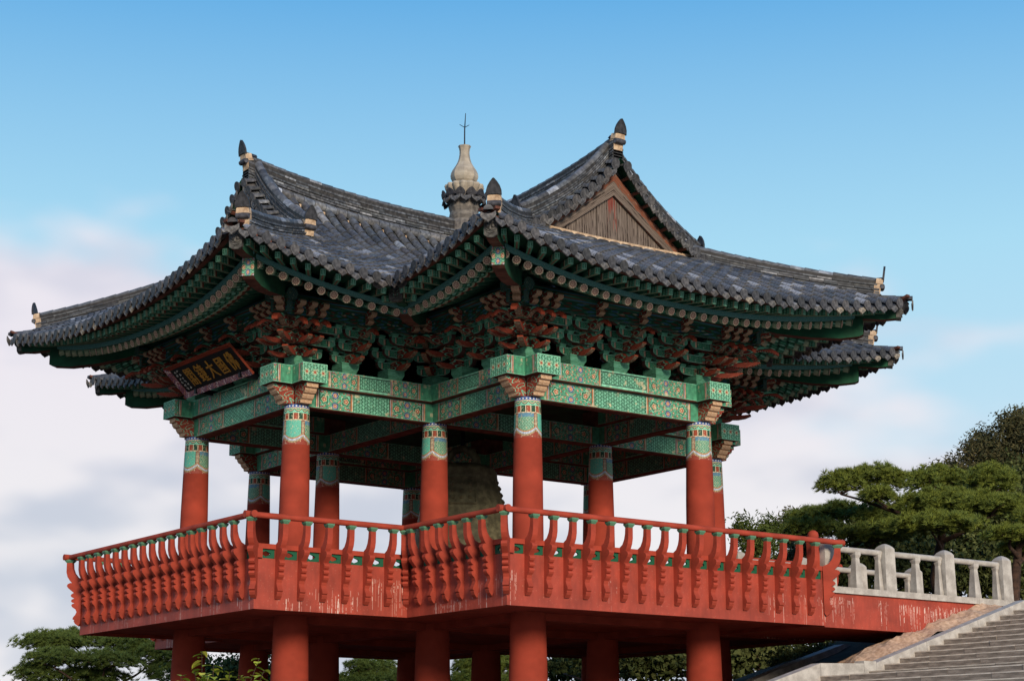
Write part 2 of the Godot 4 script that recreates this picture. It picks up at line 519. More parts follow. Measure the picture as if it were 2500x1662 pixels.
func make_materials():
	var red_t := mottle(256, 0.012, 11, RED * 0.90, RED * 1.06, 1.5, 0.10)
	M.red = tri_mat(red_t, 0.5, 0.85)
	M.red.metallic_specular = 0.22
	M.rail = tri_mat(mottle(128, 0.02, 12, RED * 0.92, RED * 1.10, 1.5, 0.12), 0.8, 0.75)
	M.rail.metallic_specular = 0.25
	M.green_cup = mat(Color(0.37, 0.54, 0.43), 0.7, mottle(64, 0.05, 13, Color(0.75, 0.8, 0.75), Color(1, 1, 1), 2.0))
	M.slot_green = mat(Color(0.07, 0.33, 0.23), 0.65)
	M.timber_brown = tri_mat(mottle(128, 0.02, 14, Color(0.30, 0.17, 0.13), Color(0.43, 0.27, 0.21), 1.6, 0.3), 1.0, 0.85)
	M.dark_green = tri_mat(mottle(128, 0.02, 15, DEEP * 0.75, DEEP * 1.15, 1.6, 0.2), 0.7, 0.85)
	M.mint = mat(Color(0.40, 0.67, 0.55), 0.75, mottle(64, 0.04, 16, Color(0.8, 0.85, 0.8), Color.WHITE, 2.0))
	M.cream = mat(Color(0.78, 0.66, 0.54), 0.8, mottle(64, 0.06, 17, Color(0.82, 0.76, 0.7), Color.WHITE, 2.0))
	M.verm = mat(VERM, 0.75, mottle(64, 0.05, 18, Color(0.72, 0.7, 0.7), Color.WHITE, 2.0))
	M.bracket_under = mat(Color.WHITE, 0.85, pixel_texture(48, 48, func(x, y): return OXID if fmod(x * 3.0, 1.0) < 0.6 else (LEAF if fmod(x * 3.0, 1.0) < 0.85 else CREAM), 21, 0.1))
	M.mauve = mat(Color(0.36, 0.24, 0.21), 0.85)
	M.eave_board = mat(Color.WHITE, 0.8, pixel_texture(256, 32, func(x, y): return lattice(x * 24.0, y * 2.2).lerp(AZUR, 0.25), 20))
	M.oxid = tri_mat(mottle(64, 0.03, 19, OXID * 0.75, OXID * 0.95, 1.6, 0.2), 1.0, 0.85)
	M.beam_end_low = mat(Color.WHITE, 0.72, beam_texture(2 * A, 0.40, 31, false))
	M.beam_end_up = mat(Color.WHITE, 0.72, beam_texture(2 * A, 0.36, 32, true))
	M.beam_side_low = mat(Color.WHITE, 0.72, beam_texture(B - A, 0.40, 33, false))
	M.beam_side_up = mat(Color.WHITE, 0.72, beam_texture(B - A, 0.36, 34, true))
	M.star = mat(Color.WHITE, 0.72, pixel_texture(128, 80, star_px, 35, 0.04))
	M.neck = mat(Color.WHITE, 0.66, pixel_texture(512, 192, neck_px, 36, 0.10))
	M.vine = mat(Color.WHITE, 0.75, pixel_texture(96, 96, vine_px, 37, 0.05))
	M.tongue = mat(Color.WHITE, 0.75, pixel_texture(96, 48, tongue_px, 38, 0.08))
	M.bow = mat(Color.WHITE, 0.75, pixel_texture(160, 40, bow_px, 39, 0.06))
	M.flower = mat(Color.WHITE, 0.8, pixel_texture(64, 64, flower_px, 40, 0.05))
	M.rafter_end = mat(Color.WHITE, 0.8, pixel_texture(32, 40, rafter_px, 41, 0.05))
	M.rafter = mat(Color.WHITE, 0.8, pixel_texture(64, 128, rafter_side_px, 42, 0.02))
	M.rafter_under = mat(Color.WHITE, 0.85, pixel_texture(32, 64, func(x, y): return LEAF if absf(y - 0.5) > 0.2 else Color(0.45, 0.33, 0.25), 23))
	M.purlin = mat(Color.WHITE, 0.8, pixel_texture(256, 32, func(x, y): return purlin_px(x * 6.0, y), 43))
	M.boss = mat(Color.WHITE, 0.75, pixel_texture(64, 96, func(x, y): return floral(x, y, 1.0), 44, 0.08))
	M.speckle = mat(Color.WHITE, 0.7, pixel_texture(256, 24, speckle_px, 45))
	# roof
	var tile_t := mottle(256, 0.02, 51, Color(0.62, 0.62, 0.63), Color(1, 1, 1), 1.8, 0.5)
	M.tile = mat(Color.WHITE, 0.62, tile_t)
	M.tile.vertex_color_use_as_albedo = true
	M.tile.uv1_triplanar = true; M.tile.uv1_scale = Vector3.ONE * 1.7
	M.plaster = tri_mat(mottle(128, 0.03, 52, Color(0.60, 0.50, 0.40), Color(0.80, 0.70, 0.58), 1.8, 0.5), 1.5, 0.95)
	M.stone_finial = tri_mat(mottle(128, 0.03, 53, Color(0.56, 0.52, 0.46), Color(0.70, 0.66, 0.59), 1.6, 0.5), 1.2, 0.9)
	M.stone = tri_mat(mottle(256, 0.016, 54, Color(0.60, 0.575, 0.54), Color(0.72, 0.695, 0.655), 1.6, 0.5), 0.8, 0.9)
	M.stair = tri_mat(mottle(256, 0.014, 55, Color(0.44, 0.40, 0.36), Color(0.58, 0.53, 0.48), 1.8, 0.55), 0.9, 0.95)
	M.sand = tri_mat(mottle(256, 0.03, 56, Color(0.60, 0.48, 0.38), Color(0.82, 0.69, 0.57), 1.9, 0.7), 1.1, 1.0)
	M.soil = tri_mat(mottle(256, 0.02, 57, Color(0.72, 0.72, 0.70), Color.WHITE, 1.8, 0.6), 0.4, 1.0)
	M.soil.vertex_color_use_as_albedo = true
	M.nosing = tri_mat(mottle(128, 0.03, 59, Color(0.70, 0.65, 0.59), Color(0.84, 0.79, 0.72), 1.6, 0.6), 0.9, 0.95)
	var wood := Image.create(96, 256, false, Image.FORMAT_RGB8)
	var wn := noise(0.05, 60); var wn2 := noise(0.02, 61)
	for j in 256:
		for i in 96:
			var q := 0.5 + 0.5 * sin((i + 9.0 * wn2.get_noise_2d(i, j * 0.25)) * 0.85)
			q = 0.55 * q + 0.45 * (0.5 + 0.7 * wn.get_noise_2d(i * 2.0, j * 0.10))
			var c := Color(0.25, 0.21, 0.185).lerp(Color(0.54, 0.49, 0.445), clampf(q, 0, 1))
			if wn.get_noise_2d(i * 1.5 + 500, j * 0.2) > 0.38: c = Color(0.17, 0.13, 0.11)
			wood.set_pixel(i, j, c)
	M.wood = mat(Color.WHITE, 0.92, tex(wood))
	var wr := wood.duplicate() as Image
	wr.clear_mipmaps()
	for j in 256:
		for i in 96:
			var rq := wn2.get_noise_2d(i * 2.4 + 77, j * 0.30) + 0.30 * wn.get_noise_2d(i * 3.0, j * 0.22) + 0.22 - 0.45 * absf(j - 75) / 80.0
			if rq > 0.0: wr.set_pixel(i, j, wr.get_pixel(i, j).lerp(Color(0.50, 0.18, 0.14), clampf(rq * 4.0, 0, 0.65)))
	M.wood_red = mat(Color.WHITE, 0.92, tex(wr))
	var rb := wood.duplicate() as Image
	rb.clear_mipmaps()
	for j in 256:
		for i in 96:
			if i > 52 + 14 * wn2.get_noise_2d(j * 1.2, 9.0) and wn.get_noise_2d(i * 2.0, j * 1.1 + 70) > -0.3:
				rb.set_pixel(i, j, rb.get_pixel(i, j).lerp(Color(0.47, 0.23, 0.14), 0.7))
	M.wood_rake = mat(Color.WHITE, 0.92, tex(rb))
	M.iron = mat(Color(0.10, 0.11, 0.14), 0.5)
	M.iron.metallic = 0.6
	M.bronze = tri_mat(mottle(256, 0.018, 62, Color(0.26, 0.245, 0.17), Color(0.44, 0.42, 0.31), 1.8, 0.6), 0.8, 0.65)
	M.bronze.metallic = 0.1
	M.board_black = mat(Color(0.045, 0.05, 0.055), 0.45)
	M.gold = mat(Color(0.70, 0.50, 0.19), 0.5)
	M.mark_white = mat(Color(0.75, 0.74, 0.70), 0.8)
	# plants
	M.bark = tri_mat(mottle(128, 0.03, 70, Color(0.16, 0.12, 0.10), Color(0.33, 0.24, 0.19), 2.0, 0.6), 1.2, 0.95)
	M.needle = mat(Color.WHITE, 0.75)
	M.needle.vertex_color_use_as_albedo = true
	M.leafy = mat(Color.WHITE, 0.8)
	M.leafy.metallic_specular = 0.2
	M.leafy.vertex_color_use_as_albedo = true
	M.leafy.backlight_enabled = true
	M.leafy.backlight = Color(0.25, 0.28, 0.08)

# ---------------------------------------------------------------- scene
const CAM := Vector3(33.75, 1.60, 22.93)

func _ready():
	rng.seed = 20240917
	var cam := Camera3D.new()
	cam.name = "camera"
	add_child(cam)
	cam.position = CAM
	cam.rotation = Vector3(deg_to_rad(13.345), deg_to_rad(54.25), 0)
	cam.fov = 20.95
	cam.near = 0.1
	cam.far = 6000.0
	cam.current = true

	var we := WorldEnvironment.new()
	we.name = "environment"
	var env := Environment.new()
	env.background_mode = Environment.BG_SKY
	var sky := Sky.new()
	sky.sky_material = make_sky()
	env.sky = sky
	env.background_energy_multiplier = 1.0
	env.tonemap_mode = Environment.TONE_MAPPER_LINEAR
	env.tonemap_exposure = 1.0
	env.sdfgi_enabled = true
	env.ssao_enabled = true
	env.ssil_enabled = true
	we.environment = env
	add_child(we)

	var sun := DirectionalLight3D.new()
	sun.name = "sun"
	add_child(sun)
	sun.look_at_from_position(Vector3(0.90, 0.30, 0.30) * 50.0, Vector3.ZERO)
	sun.light_energy = 1.25
	sun.light_color = Color(1.0, 0.93, 0.84)
	sun.light_angular_distance = 16.0
	sun.shadow_enabled = true

	make_materials()
	build_ground()
	build_stairs()
	build_bridge()
	build_pavilion()
	build_bell()
	build_name_board()
	build_plants()
	print("nodes: ", count_nodes(self))

func count_nodes(o: Node) -> int:
	var k := 1
	for c in o.get_children(): k += count_nodes(c)
	return k

func make_sky() -> PanoramaSkyMaterial:
	# blue above, paler towards the horizon, banks of soft cloud low down; the same all the way round
	var w := 2048; var h := 1024
	var im := Image.create(w, h, false, Image.FORMAT_RGBF)
	var n1 := noise(1.0, 101, 5); var n2 := noise(1.0, 202, 4)
	var top := Color(0.20, 0.50, 0.85).srgb_to_linear()
	var mid := Color(0.40, 0.685, 0.90).srgb_to_linear()
	var low := Color(0.665, 0.86, 0.955).srgb_to_linear()
	var hor := Color(0.84, 0.905, 0.95).srgb_to_linear()
	var white := Color(0.945, 0.935, 0.945).srgb_to_linear()
	var grey := Color(0.755, 0.79, 0.85).srgb_to_linear()
	var ground := Color(0.30, 0.30, 0.27).srgb_to_linear()
	for j in h:
		var el := 90.0 - (j + 0.5) * 180.0 / h
		var ce := cos(deg_to_rad(el)); var se := sin(deg_to_rad(el))
		if el < -1.0:
			for i in w: im.set_pixel(i, j, ground)
			continue
		var base: Color
		if el > 24.0: base = mid.lerp(top, clampf((el - 24.0) / 40.0, 0, 1))
		elif el > 16.0: base = low.lerp(mid, (el - 16.0) / 8.0)
		else: base = hor.lerp(low, clampf((el - 4.0) / 12.0, 0, 1))
		for i in w:
			var az := (i + 0.5) / w * TAU
			var c := base
			if el < 60.0:
				# cloud banks stretched sideways: sample the noise on a squeezed sphere
				var q := Vector3(sin(az) * ce, se * 2.6, -cos(az) * ce)
				var f := n1.get_noise_3dv(q * 3.4)
				var g := n2.get_noise_3dv(q * 9.0)
				var lean := 5.0 * sin(az * 3.0 + 5.22)          # the banks reach higher in some quarters
				var cover := clampf((12.8 + lean - el) / 9.0, -1.2, 0.75) + 0.55 * smoothstep(13.0, 6.5, el)
				var dens := smoothstep(0.0, 0.62, cover + f * 1.05 + g * 0.22)
				var shade := clampf(0.5 + (f * 0.9 - g * 0.8) + (9.0 - el) * 0.035, 0, 1)
				var tone := white.lerp(grey, smoothstep(0.25, 0.95, shade) * 0.85)
				tone = tone.lerp(Color(0.93, 0.885, 0.94).srgb_to_linear(), 0.45 * smoothstep(6.0, 14.0, el))
				c = c.lerp(tone, dens * 0.95)
			im.set_pixel(i, j, c)
	var m := PanoramaSkyMaterial.new()
	m.panorama = ImageTexture.create_from_image(im)
	return m

# ---------------------------------------------------------------- ground, stairs, bridge
func ground_y(x: float, z: float) -> float:
	var ramp := clampf(4.95 - 0.32 * (z + 9.2), 0.0, 4.95)
	ramp += clampf(-z - 10.5, 0.0, 5.0) * 0.26 + clampf(-z - 15.5, 0.0, 40.0) * 0.12
	var f := smoothstep(-15.0, 4.0, x)
	return ramp * f * smoothstep(60.0, 25.0, x) - 0.05

func build_ground():
	var xs := []; var zs := []
	for q in [-2500.0, -900.0, -400.0, -200.0, -120.0, -80.0]: xs.append(q); zs.append(q)
	for k in range(-60, 61): xs.append(float(k)); zs.append(float(k))
	for q in [80.0, 120.0, 200.0, 400.0, 900.0, 2500.0]: xs.append(q); zs.append(q)
	var nz := noise(0.12, 7)
	var mb := MB.new()
	var hs := []
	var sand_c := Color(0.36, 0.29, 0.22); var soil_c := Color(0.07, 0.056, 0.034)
	for x in xs:
		var row := []
		for z in zs:
			var y := ground_y(x, z)
			if absf(x) < 61 and absf(z) < 61: y += 0.22 * nz.get_noise_2d(x * 1.7, z * 1.7) - 0.12
			row.append(Vector3(x, y, z))
		hs.append(row)
	for i in xs.size() - 1:
		for j in zs.size() - 1:
			# bare sandy ground in front, dark soil under the trees of the slope behind
			var cx: float = (xs[i] + xs[i + 1]) / 2; var cz: float = (zs[j] + zs[j + 1]) / 2
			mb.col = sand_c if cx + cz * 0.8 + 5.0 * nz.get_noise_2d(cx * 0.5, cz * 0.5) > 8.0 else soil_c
			mb.quad(hs[i][j], hs[i][j + 1], hs[i + 1][j + 1], hs[i + 1][j])
	var o := part(self, "ground", mb.mesh(M.soil))
	o.set_meta("kind", "structure")

func cheek_y(z: float) -> float:
	# top of the kerb beside the stairs
	if z < -9.2: return 5.30
	if z < -4.45: return 5.30 - 0.318 * (z + 9.2)
	if z < -2.95: return 3.79 - 0.03 * (z + 4.45)
	return 3.74 - 0.30 * (z + 2.95)

func build_stairs():
	var s := thing("stone_stairs", "wide grey stone stairs climbing past the red footbridge", "stairs", Vector3(11.5, 0, -1))
	var inv := Transform3D(Basis(), -s.position)
	var rise := 0.142; var run := 0.447
	var x0 := 8.0
	# the steps of both flights; each course is laid from long blocks
	var meshes := []
	for k in 4:
		var mb := MB.new()
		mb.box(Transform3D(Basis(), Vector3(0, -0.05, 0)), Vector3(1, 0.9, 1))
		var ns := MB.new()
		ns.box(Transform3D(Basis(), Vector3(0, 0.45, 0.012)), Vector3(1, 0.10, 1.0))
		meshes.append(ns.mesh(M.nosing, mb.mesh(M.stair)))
	var y := 5.06; var z := -9.2
	for k in 36:
		var pos := x0 - 0.0 + 0.0
		var first := true
		while pos < 19.0:
			var ln := rng.randf_range(1.15, 1.75)
			if first: ln = rng.randf_range(0.6, 1.6); first = false
			var b := Basis.from_scale(Vector3(ln - 0.006, rise + 0.10, run + 0.12))
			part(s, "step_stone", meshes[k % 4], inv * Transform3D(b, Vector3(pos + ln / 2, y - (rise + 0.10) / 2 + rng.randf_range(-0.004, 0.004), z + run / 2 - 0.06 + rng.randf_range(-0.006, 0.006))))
			pos += ln
		y -= rise; z += run
		if k == 10: z += 0.9
	# landing above
	var mb := MB.new()
	mb.box(Transform3D(Basis(), Vector3(13.5, 5.06, -11.7)), Vector3(11, 0.2, 5.0))
	part(s, "landing", mb.mesh(M.stair), inv)
	# kerb on the left
	var zs := [-10.4, -9.2, -7.6, -6.0, -4.5, -4.15, -2.95, -1.4, 0.2, 1.8, 3.4, 5.0, 6.6, 8.2]
	for i in zs.size() - 1:
		var m := MB.new()
		var za: float = zs[i] + 0.004; var zb: float = zs[i + 1] - 0.004
		var ya := cheek_y(za); var yb := cheek_y(zb)
		if i == 4: ya += 0.03; yb = ya
		var xl := 7.72; var xr := 8.02
		m.hexa([Vector3(xl, ya - 0.9, za), Vector3(xl, yb - 0.9, zb), Vector3(xr, yb - 0.9, zb), Vector3(xr, ya - 0.9, za), Vector3(xl + 0.02, ya, za), Vector3(xl + 0.02, yb, zb), Vector3(xr - 0.02, yb, zb), Vector3(xr - 0.02, ya, za)])
		part(s, "kerb_stone", m.mesh(M.stone), inv)
	# loose sand between the kerb and the bridge, spilling down beneath it
	var sand := MB.new()
	var nz := noise(0.9, 21)
	var rows := []
	for i in 90:
		var zz := -9.6 + i * 0.11
		var row := []
		for j in 16:
			var f := j / 15.0
			var xx := 7.74 - f * 2.6
			var yy := cheek_y(zz) - 0.02 + 0.15 * minf(f * 5.0, 1.0) - 0.30 * maxf(f - 0.24, 0.0) * 2.6
			yy += 0.085 * nz.get_noise_2d(xx * 2.2, zz * 2.2) + 0.05 * nz.get_noise_2d(xx * 7.0, zz * 7.0)
			yy -= 0.5 * smoothstep(-5.2, -3.9, zz) + 0.22 * smoothstep(-8.5, -9.3, zz)
			row.append(Vector3(xx, yy, zz))
		rows.append(row)
	for i in 89:
		for j in 15:
			sand.quad(rows[i][j], rows[i][j + 1], rows[i + 1][j + 1], rows[i + 1][j])
	var o := part(self, "sand_slope", sand.mesh(M.sand))
	o.set_meta("kind", "structure")
	# low concrete edge in the shade below the bridge
	var k2 := MB.new()
	var pts := [Vector3(3.4, 2.9, -3.0), Vector3(3.4, 3.65, -5.28), Vector3(3.4, 4.15, -6.8), Vector3(3.4, 4.57, -8.2), Vector3(3.4, 4.57, -8.85), Vector3(3.4, 4.55, -10.0)]
	var lower := []
	for p in pts: lower.append(p - Vector3(0, 0.32, 0))
	k2.sweep(lower, 0.3, 0.32)
	var kb := part(self, "concrete_kerb", k2.mesh(M.stone))
	tag(kb, "concrete kerb climbing in the shade under the footbridge", "kerb")

func stone_post(w: float, h: float) -> ArrayMesh:
	var mb := MB.new()
	var hh := h - 0.11
	mb.box(Transform3D(Basis(), Vector3(0, hh / 2, 0)), Vector3(w, hh, w), 0.92)
	# cushioned cap
	var k := 0.5 * w * 0.92
	var steps := [[k, hh], [k * 0.80, hh + 0.045], [k * 0.52, hh + 0.08], [k * 0.22, hh + 0.105], [0.0, hh + 0.11]]
	for i in steps.size() - 1:
		var a: float = steps[i][0]; var ya: float = steps[i][1]; var b: float = steps[i + 1][0]; var yb: float = steps[i + 1][1]
		for q in 4:
			var t := Basis(Vector3.UP, PI / 2 * q)
			mb.quad(t * Vector3(-a, ya, a), t * Vector3(a, ya, a), t * Vector3(b, yb, b), t * Vector3(-b, yb, b))
	return mb.mesh(M.stone)

func stone_baluster(h: float) -> ArrayMesh:
	var mb := MB.new()
	mb.box(Transform3D(Basis(), Vector3(0, (h - 0.1) / 2, 0)), Vector3(0.20, h - 0.1, 0.20), 0.55)
	mb.box(Transform3D(Basis(), Vector3(0, h - 0.075, 0)), Vector3(0.115, 0.05, 0.115), 1.35)
	mb.box(Transform3D(Basis(), Vector3(0, h - 0.015, 0)), Vector3(0.155, 0.07, 0.155))
	return mb.mesh(M.stone)

func build_bridge():
	var z0 := -D - A + 0.02; var z1 := -10.1
	var g := thing("footbridge", "short red footbridge joining the pavilion floor to the stairs", "footbridge", Vector3(5.8, 4.5, -7))
	var inv := Transform3D(Basis(), -g.position)
	var cl := [[0.1, 0.9, 0.62, 1.6], [1.5, 1.9, 0.62, 0.9], [2.2, 4.6, 0.58, 1.9], [3.0, 3.8, 0.5, 1.5], [4.5, 5.8, 0.45, 0.9]]
	var m := mat(Color.WHITE, 0.65, floor_edge_texture(6.2, 81, cl))
	var xf := 7.20
	var mb := MB.new()
	# side faces, underside and floor
	mb.quad(Vector3(xf, 4.53, z0), Vector3(xf, 4.53, z1), Vector3(xf, 5.228, z1), Vector3(xf, 5.228, z0), Vector2(0, 1), Vector2(1, 1), Vector2(1, 0.36), Vector2(0, 0.36))
	var am := mb.mesh(m)
	var mb2 := MB.new()
	mb2.box(Transform3D(Basis(), Vector3(5.75, 4.89, (z0 + z1) / 2)), Vector3(2.88, 0.66, z0 - z1 - 0.01))
	part(g, "deck", mb2.mesh(M.red), inv)
	part(g, "side_panel", am, inv)
	for side in 2:
		var x := 7.08 if side == 0 else 4.36
		var bal := thing("stone_balustrade", "pale stone balustrade along the stairs side of the footbridge" if side == 0 else "pale stone balustrade along the far side of the footbridge, behind the nearer one", "balustrade", Vector3(x, 5.23, -7))
		var bi := Transform3D(Basis(), -bal.position)
		var zz := z0
		for k in 4:
			var ln := 1.55
			var q := MB.new()
			q.box(Transform3D(Basis(), Vector3(x, 5.295, zz - ln / 2)), Vector3(0.36, 0.13, ln - 0.008))
			part(bal, "base_stone", q.mesh(M.stone), bi)
			zz -= ln
		var pm := stone_post(0.315, 0.99); var bm := stone_baluster(0.74)
		var posts := [-4.12, -5.88, -7.72, -9.58] if side == 0 else [-4.25, -6.15, -7.9, -9.75]
		for k in 4:
			part(bal, "post", pm, bi * xf_at(Vector3(x, 5.36, posts[k])))
			if k < 3:
				part(bal, "baluster", bm, bi * xf_at(Vector3(x, 5.36, (posts[k] + posts[k + 1]) / 2)))
				var q := MB.new()
				var za: float = posts[k] - 0.10; var zb: float = posts[k + 1] + 0.10
				q.tube([Vector3(x, 6.145, za), Vector3(x, 6.145, zb)], [0.062, 0.062], 14)
				part(bal, "hand_rail", q.mesh(M.stone), bi)
				# half balusters standing against the posts
				part(bal, "half_baluster", bm, bi * Transform3D(Basis.from_scale(Vector3(0.8, 1, 0.6)), Vector3(x, 5.36, posts[k + 1] + 0.22)))

# ---------------------------------------------------------------- pavilion
var pav: Node3D
var roof: Node3D

func build_pavilion():
	pav = thing("bell_pavilion", "red and green two-storey bell pavilion with tiled cross-gable roof", "pavilion")
	build_columns()
	build_beams()
	build_floor()
	build_railings()
	build_brackets()
	build_eaves()
	build_roof()

func column_spots() -> Array:
	var r := []
	for k in 4:
		var t := arm(k)
		r.append(t * Vector3(B, 0, A)); r.append(t * Vector3(B, 0, -A)); r.append(t * Vector3(A, 0, A))
	return r

func build_columns():
	var up := MB.new()
	up.lathe([Vector2(0.297, YF), Vector2(0.300, 6.1), Vector2(0.291, 7.1), Vector2(0.272, 7.96)], 32)
	var um := up.mesh(M.red)
	var nk := MB.new()
	nk.lathe([Vector2(0.2725, 7.95), Vector2(0.268, 8.15), Vector2(0.258, 8.5), Vector2(0.252, 8.70), Vector2(0.244, 8.75)], 32)
	var nm := nk.mesh(M.neck)
	var lo := MB.new()
	lo.lathe([Vector2(0.40, -0.4), Vector2(0.40, 1.4), Vector2(0.375, 3.0), Vector2(0.345, 4.2), Vector2(0.325, 4.62)], 32)
	var lm := lo.mesh(M.red)
	var i := 0
	for p in column_spots():
		var o := part(pav, "column", um, Transform3D(Basis(Vector3.UP, 0.4 * i), p))
		part(o, "painted_neck", nm)
		part(pav, "ground_column", lm, Transform3D(Basis(Vector3.UP, 0.7 * i), p))
		i += 1

func beam_mesh(l0: float, l1: float, y0: float, y1: float, w: float, m: Material, uv0 := 0.0, uv1 := 1.0) -> ArrayMesh:
	# a beam along local x from l0 to l1, painted sides, brown underside and top, chamfered lower edges
	var s := MB.new(); var r := MB.new()
	var h := w / 2; var ch := 0.02
	s.quad(Vector3(l0, y0 + ch, h), Vector3(l1, y0 + ch, h), Vector3(l1, y1, h), Vector3(l0, y1, h), Vector2(uv0, 1), Vector2(uv1, 1), Vector2(uv1, 0), Vector2(uv0, 0))
	s.quad(Vector3(l1, y0 + ch, -h), Vector3(l0, y0 + ch, -h), Vector3(l0, y1, -h), Vector3(l1, y1, -h), Vector2(uv0, 1), Vector2(uv1, 1), Vector2(uv1, 0), Vector2(uv0, 0))
	r.quad(Vector3(l0, y0, -h + ch), Vector3(l1, y0, -h + ch), Vector3(l1, y0, h - ch), Vector3(l0, y0, h - ch))
	r.quad(Vector3(l0, y0, h - ch), Vector3(l1, y0, h - ch), Vector3(l1, y0 + ch, h), Vector3(l0, y0 + ch, h))
	r.quad(Vector3(l1, y0, -h + ch), Vector3(l0, y0, -h + ch), Vector3(l0, y0 + ch, -h), Vector3(l1, y0 + ch, -h))
	r.quad(Vector3(l0, y1, h), Vector3(l1, y1, h), Vector3(l1, y1, -h), Vector3(l0, y1, -h))
	r.quad(Vector3(l0, y0, -h), Vector3(l0, y0, h), Vector3(l0, y1, h), Vector3(l0, y1, -h))
	r.quad(Vector3(l1, y0, h), Vector3(l1, y0, -h), Vector3(l1, y1, -h), Vector3(l1, y1, h))
	return r.mesh(M.timber_brown, s.mesh(m))

func build_beams():
	var lw := 0.30; var uw := 0.55
	var lE := beam_mesh(-A + 0.02, A - 0.02, 8.725, 9.128, lw, M.beam_end_low)
	var lS := beam_mesh(0.02, B - A - 0.02, 8.725, 9.128, lw, M.beam_side_low)
	var hu := uw / 2
	var uE := beam_mesh(-A + hu, A - hu, 9.134, 9.50, uw, M.beam_end_up)
	var uS := beam_mesh(hu, B - A - hu, 9.136, 9.50, uw, M.beam_side_up)
	# crossing block of the upper tie beams with its projecting ends
	var stub := MB.new(); var stub_red := MB.new(); var stub_end := MB.new()
	var pj := 0.42 + hu
	stub.quad(Vector3(hu, 9.134, hu), Vector3(pj, 9.134, hu), Vector3(pj, 9.502, hu), Vector3(hu, 9.502, hu), Vector2(0, 1), Vector2(0.12, 1), Vector2(0.12, 0), Vector2(0, 0))
	stub.quad(Vector3(pj, 9.134, -hu), Vector3(hu, 9.134, -hu), Vector3(hu, 9.502, -hu), Vector3(pj, 9.502, -hu), Vector2(0.12, 1), Vector2(0, 1), Vector2(0, 0), Vector2(0.12, 0))
	stub_red.quad(Vector3(hu, 9.134, -hu), Vector3(pj, 9.134, -hu), Vector3(pj, 9.134, hu), Vector3(hu, 9.134, hu))
	stub_red.quad(Vector3(hu, 9.502, hu), Vector3(pj, 9.502, hu), Vector3(pj, 9.502, -hu), Vector3(hu, 9.502, -hu))
	stub_end.quad(Vector3(pj, 9.134, hu), Vector3(pj, 9.134, -hu), Vector3(pj, 9.502, -hu), Vector3(pj, 9.502, hu))
	var stub_m := stub.mesh(M.beam_end_up); stub_red.mesh(M.timber_brown, stub_m); stub_end.mesh(M.star, stub_m)
	# carved end of the lower tie beam: profile outwards (x) and up (y)
	var pf := PackedVector2Array([Vector2(0.14, 8.76), Vector2(0.36, 8.76), Vector2(0.375, 8.82), Vector2(0.42, 8.845), Vector2(0.45, 8.89), Vector2(0.46, 8.925), Vector2(0.51, 8.94), Vector2(0.545, 8.985), Vector2(0.555, 9.03), Vector2(0.61, 9.04), Vector2(0.61, 9.126), Vector2(0.14, 9.126)])
	var cs := MB.new(); var ce := MB.new()
	cs.prism(pf, -0.13, 0.13, Transform3D(), true, false, Rect2(0.14, 8.74, 0.5, 0.4))
	ce.prism(pf, -0.129, 0.129, Transform3D(), false, true)
	var carved := cs.mesh(M.vine); ce.mesh(M.cream, carved)
	var arch := MB.new()
	arch.box(Transform3D(Basis(), Vector3(0.30, 9.06, 0)), Vector3(0.70, 0.125, 0.20))
	var arch_m := arch.mesh(M.mint)
	var blk := MB.new()
	blk.box(Transform3D(Basis(), Vector3(0, 9.318, 0)), Vector3(uw - 0.004, 0.366, uw - 0.004))
	var blk_m := blk.mesh(M.timber_brown)
	for k in 4:
		var t := arm(k)
		part(pav, "lower_tie_beam", lE, t * Transform3D(Basis(Vector3.UP, PI / 2), Vector3(B, 0, 0)))
		part(pav, "upper_tie_beam", uE, t * Transform3D(Basis(Vector3.UP, PI / 2), Vector3(B, 0, 0)))
		part(pav, "lower_tie_beam", lE, t * Transform3D(Basis(Vector3.UP, PI / 2), Vector3(A, 0, 0)))
		for sg in [-1, 1]:
			part(pav, "lower_tie_beam", lS, t * Transform3D(Basis(), Vector3(A, 0, sg * A)))
			part(pav, "upper_tie_beam", uS, t * Transform3D(Basis(), Vector3(A, 0, sg * A)))
			var b := part(pav, "corner_block", blk_m, t * xf_at(Vector3(B, 0, sg * A)))
			for q in 2:
				var turn: float = 0.0 if q == 0 else -PI / 2 * sg
				part(b, "beam_end", stub_m, Transform3D(Basis(Vector3.UP, turn), Vector3.ZERO))
				part(b, "carved_end", carved, Transform3D(Basis(Vector3.UP, turn), Vector3.ZERO))
		part(pav, "corner_block", blk_m, t * xf_at(Vector3(A, 0, A)))
	# boarded ceiling above the tie beams
	var c := MB.new()
	c.box(Transform3D(Basis(), Vector3(0, 9.545, 0)), Vector3(2 * A + 0.2, 0.05, 2 * A + 0.2))
	for k in 4:
		var t := arm(k)
		c.box(t * Transform3D(Basis(), Vector3((A + B) / 2 + 0.05, 9.545, 0)), Vector3(B - A - 0.1, 0.05, 2 * A - 0.1))
	part(pav, "ceiling", c.mesh(M.dark_green))

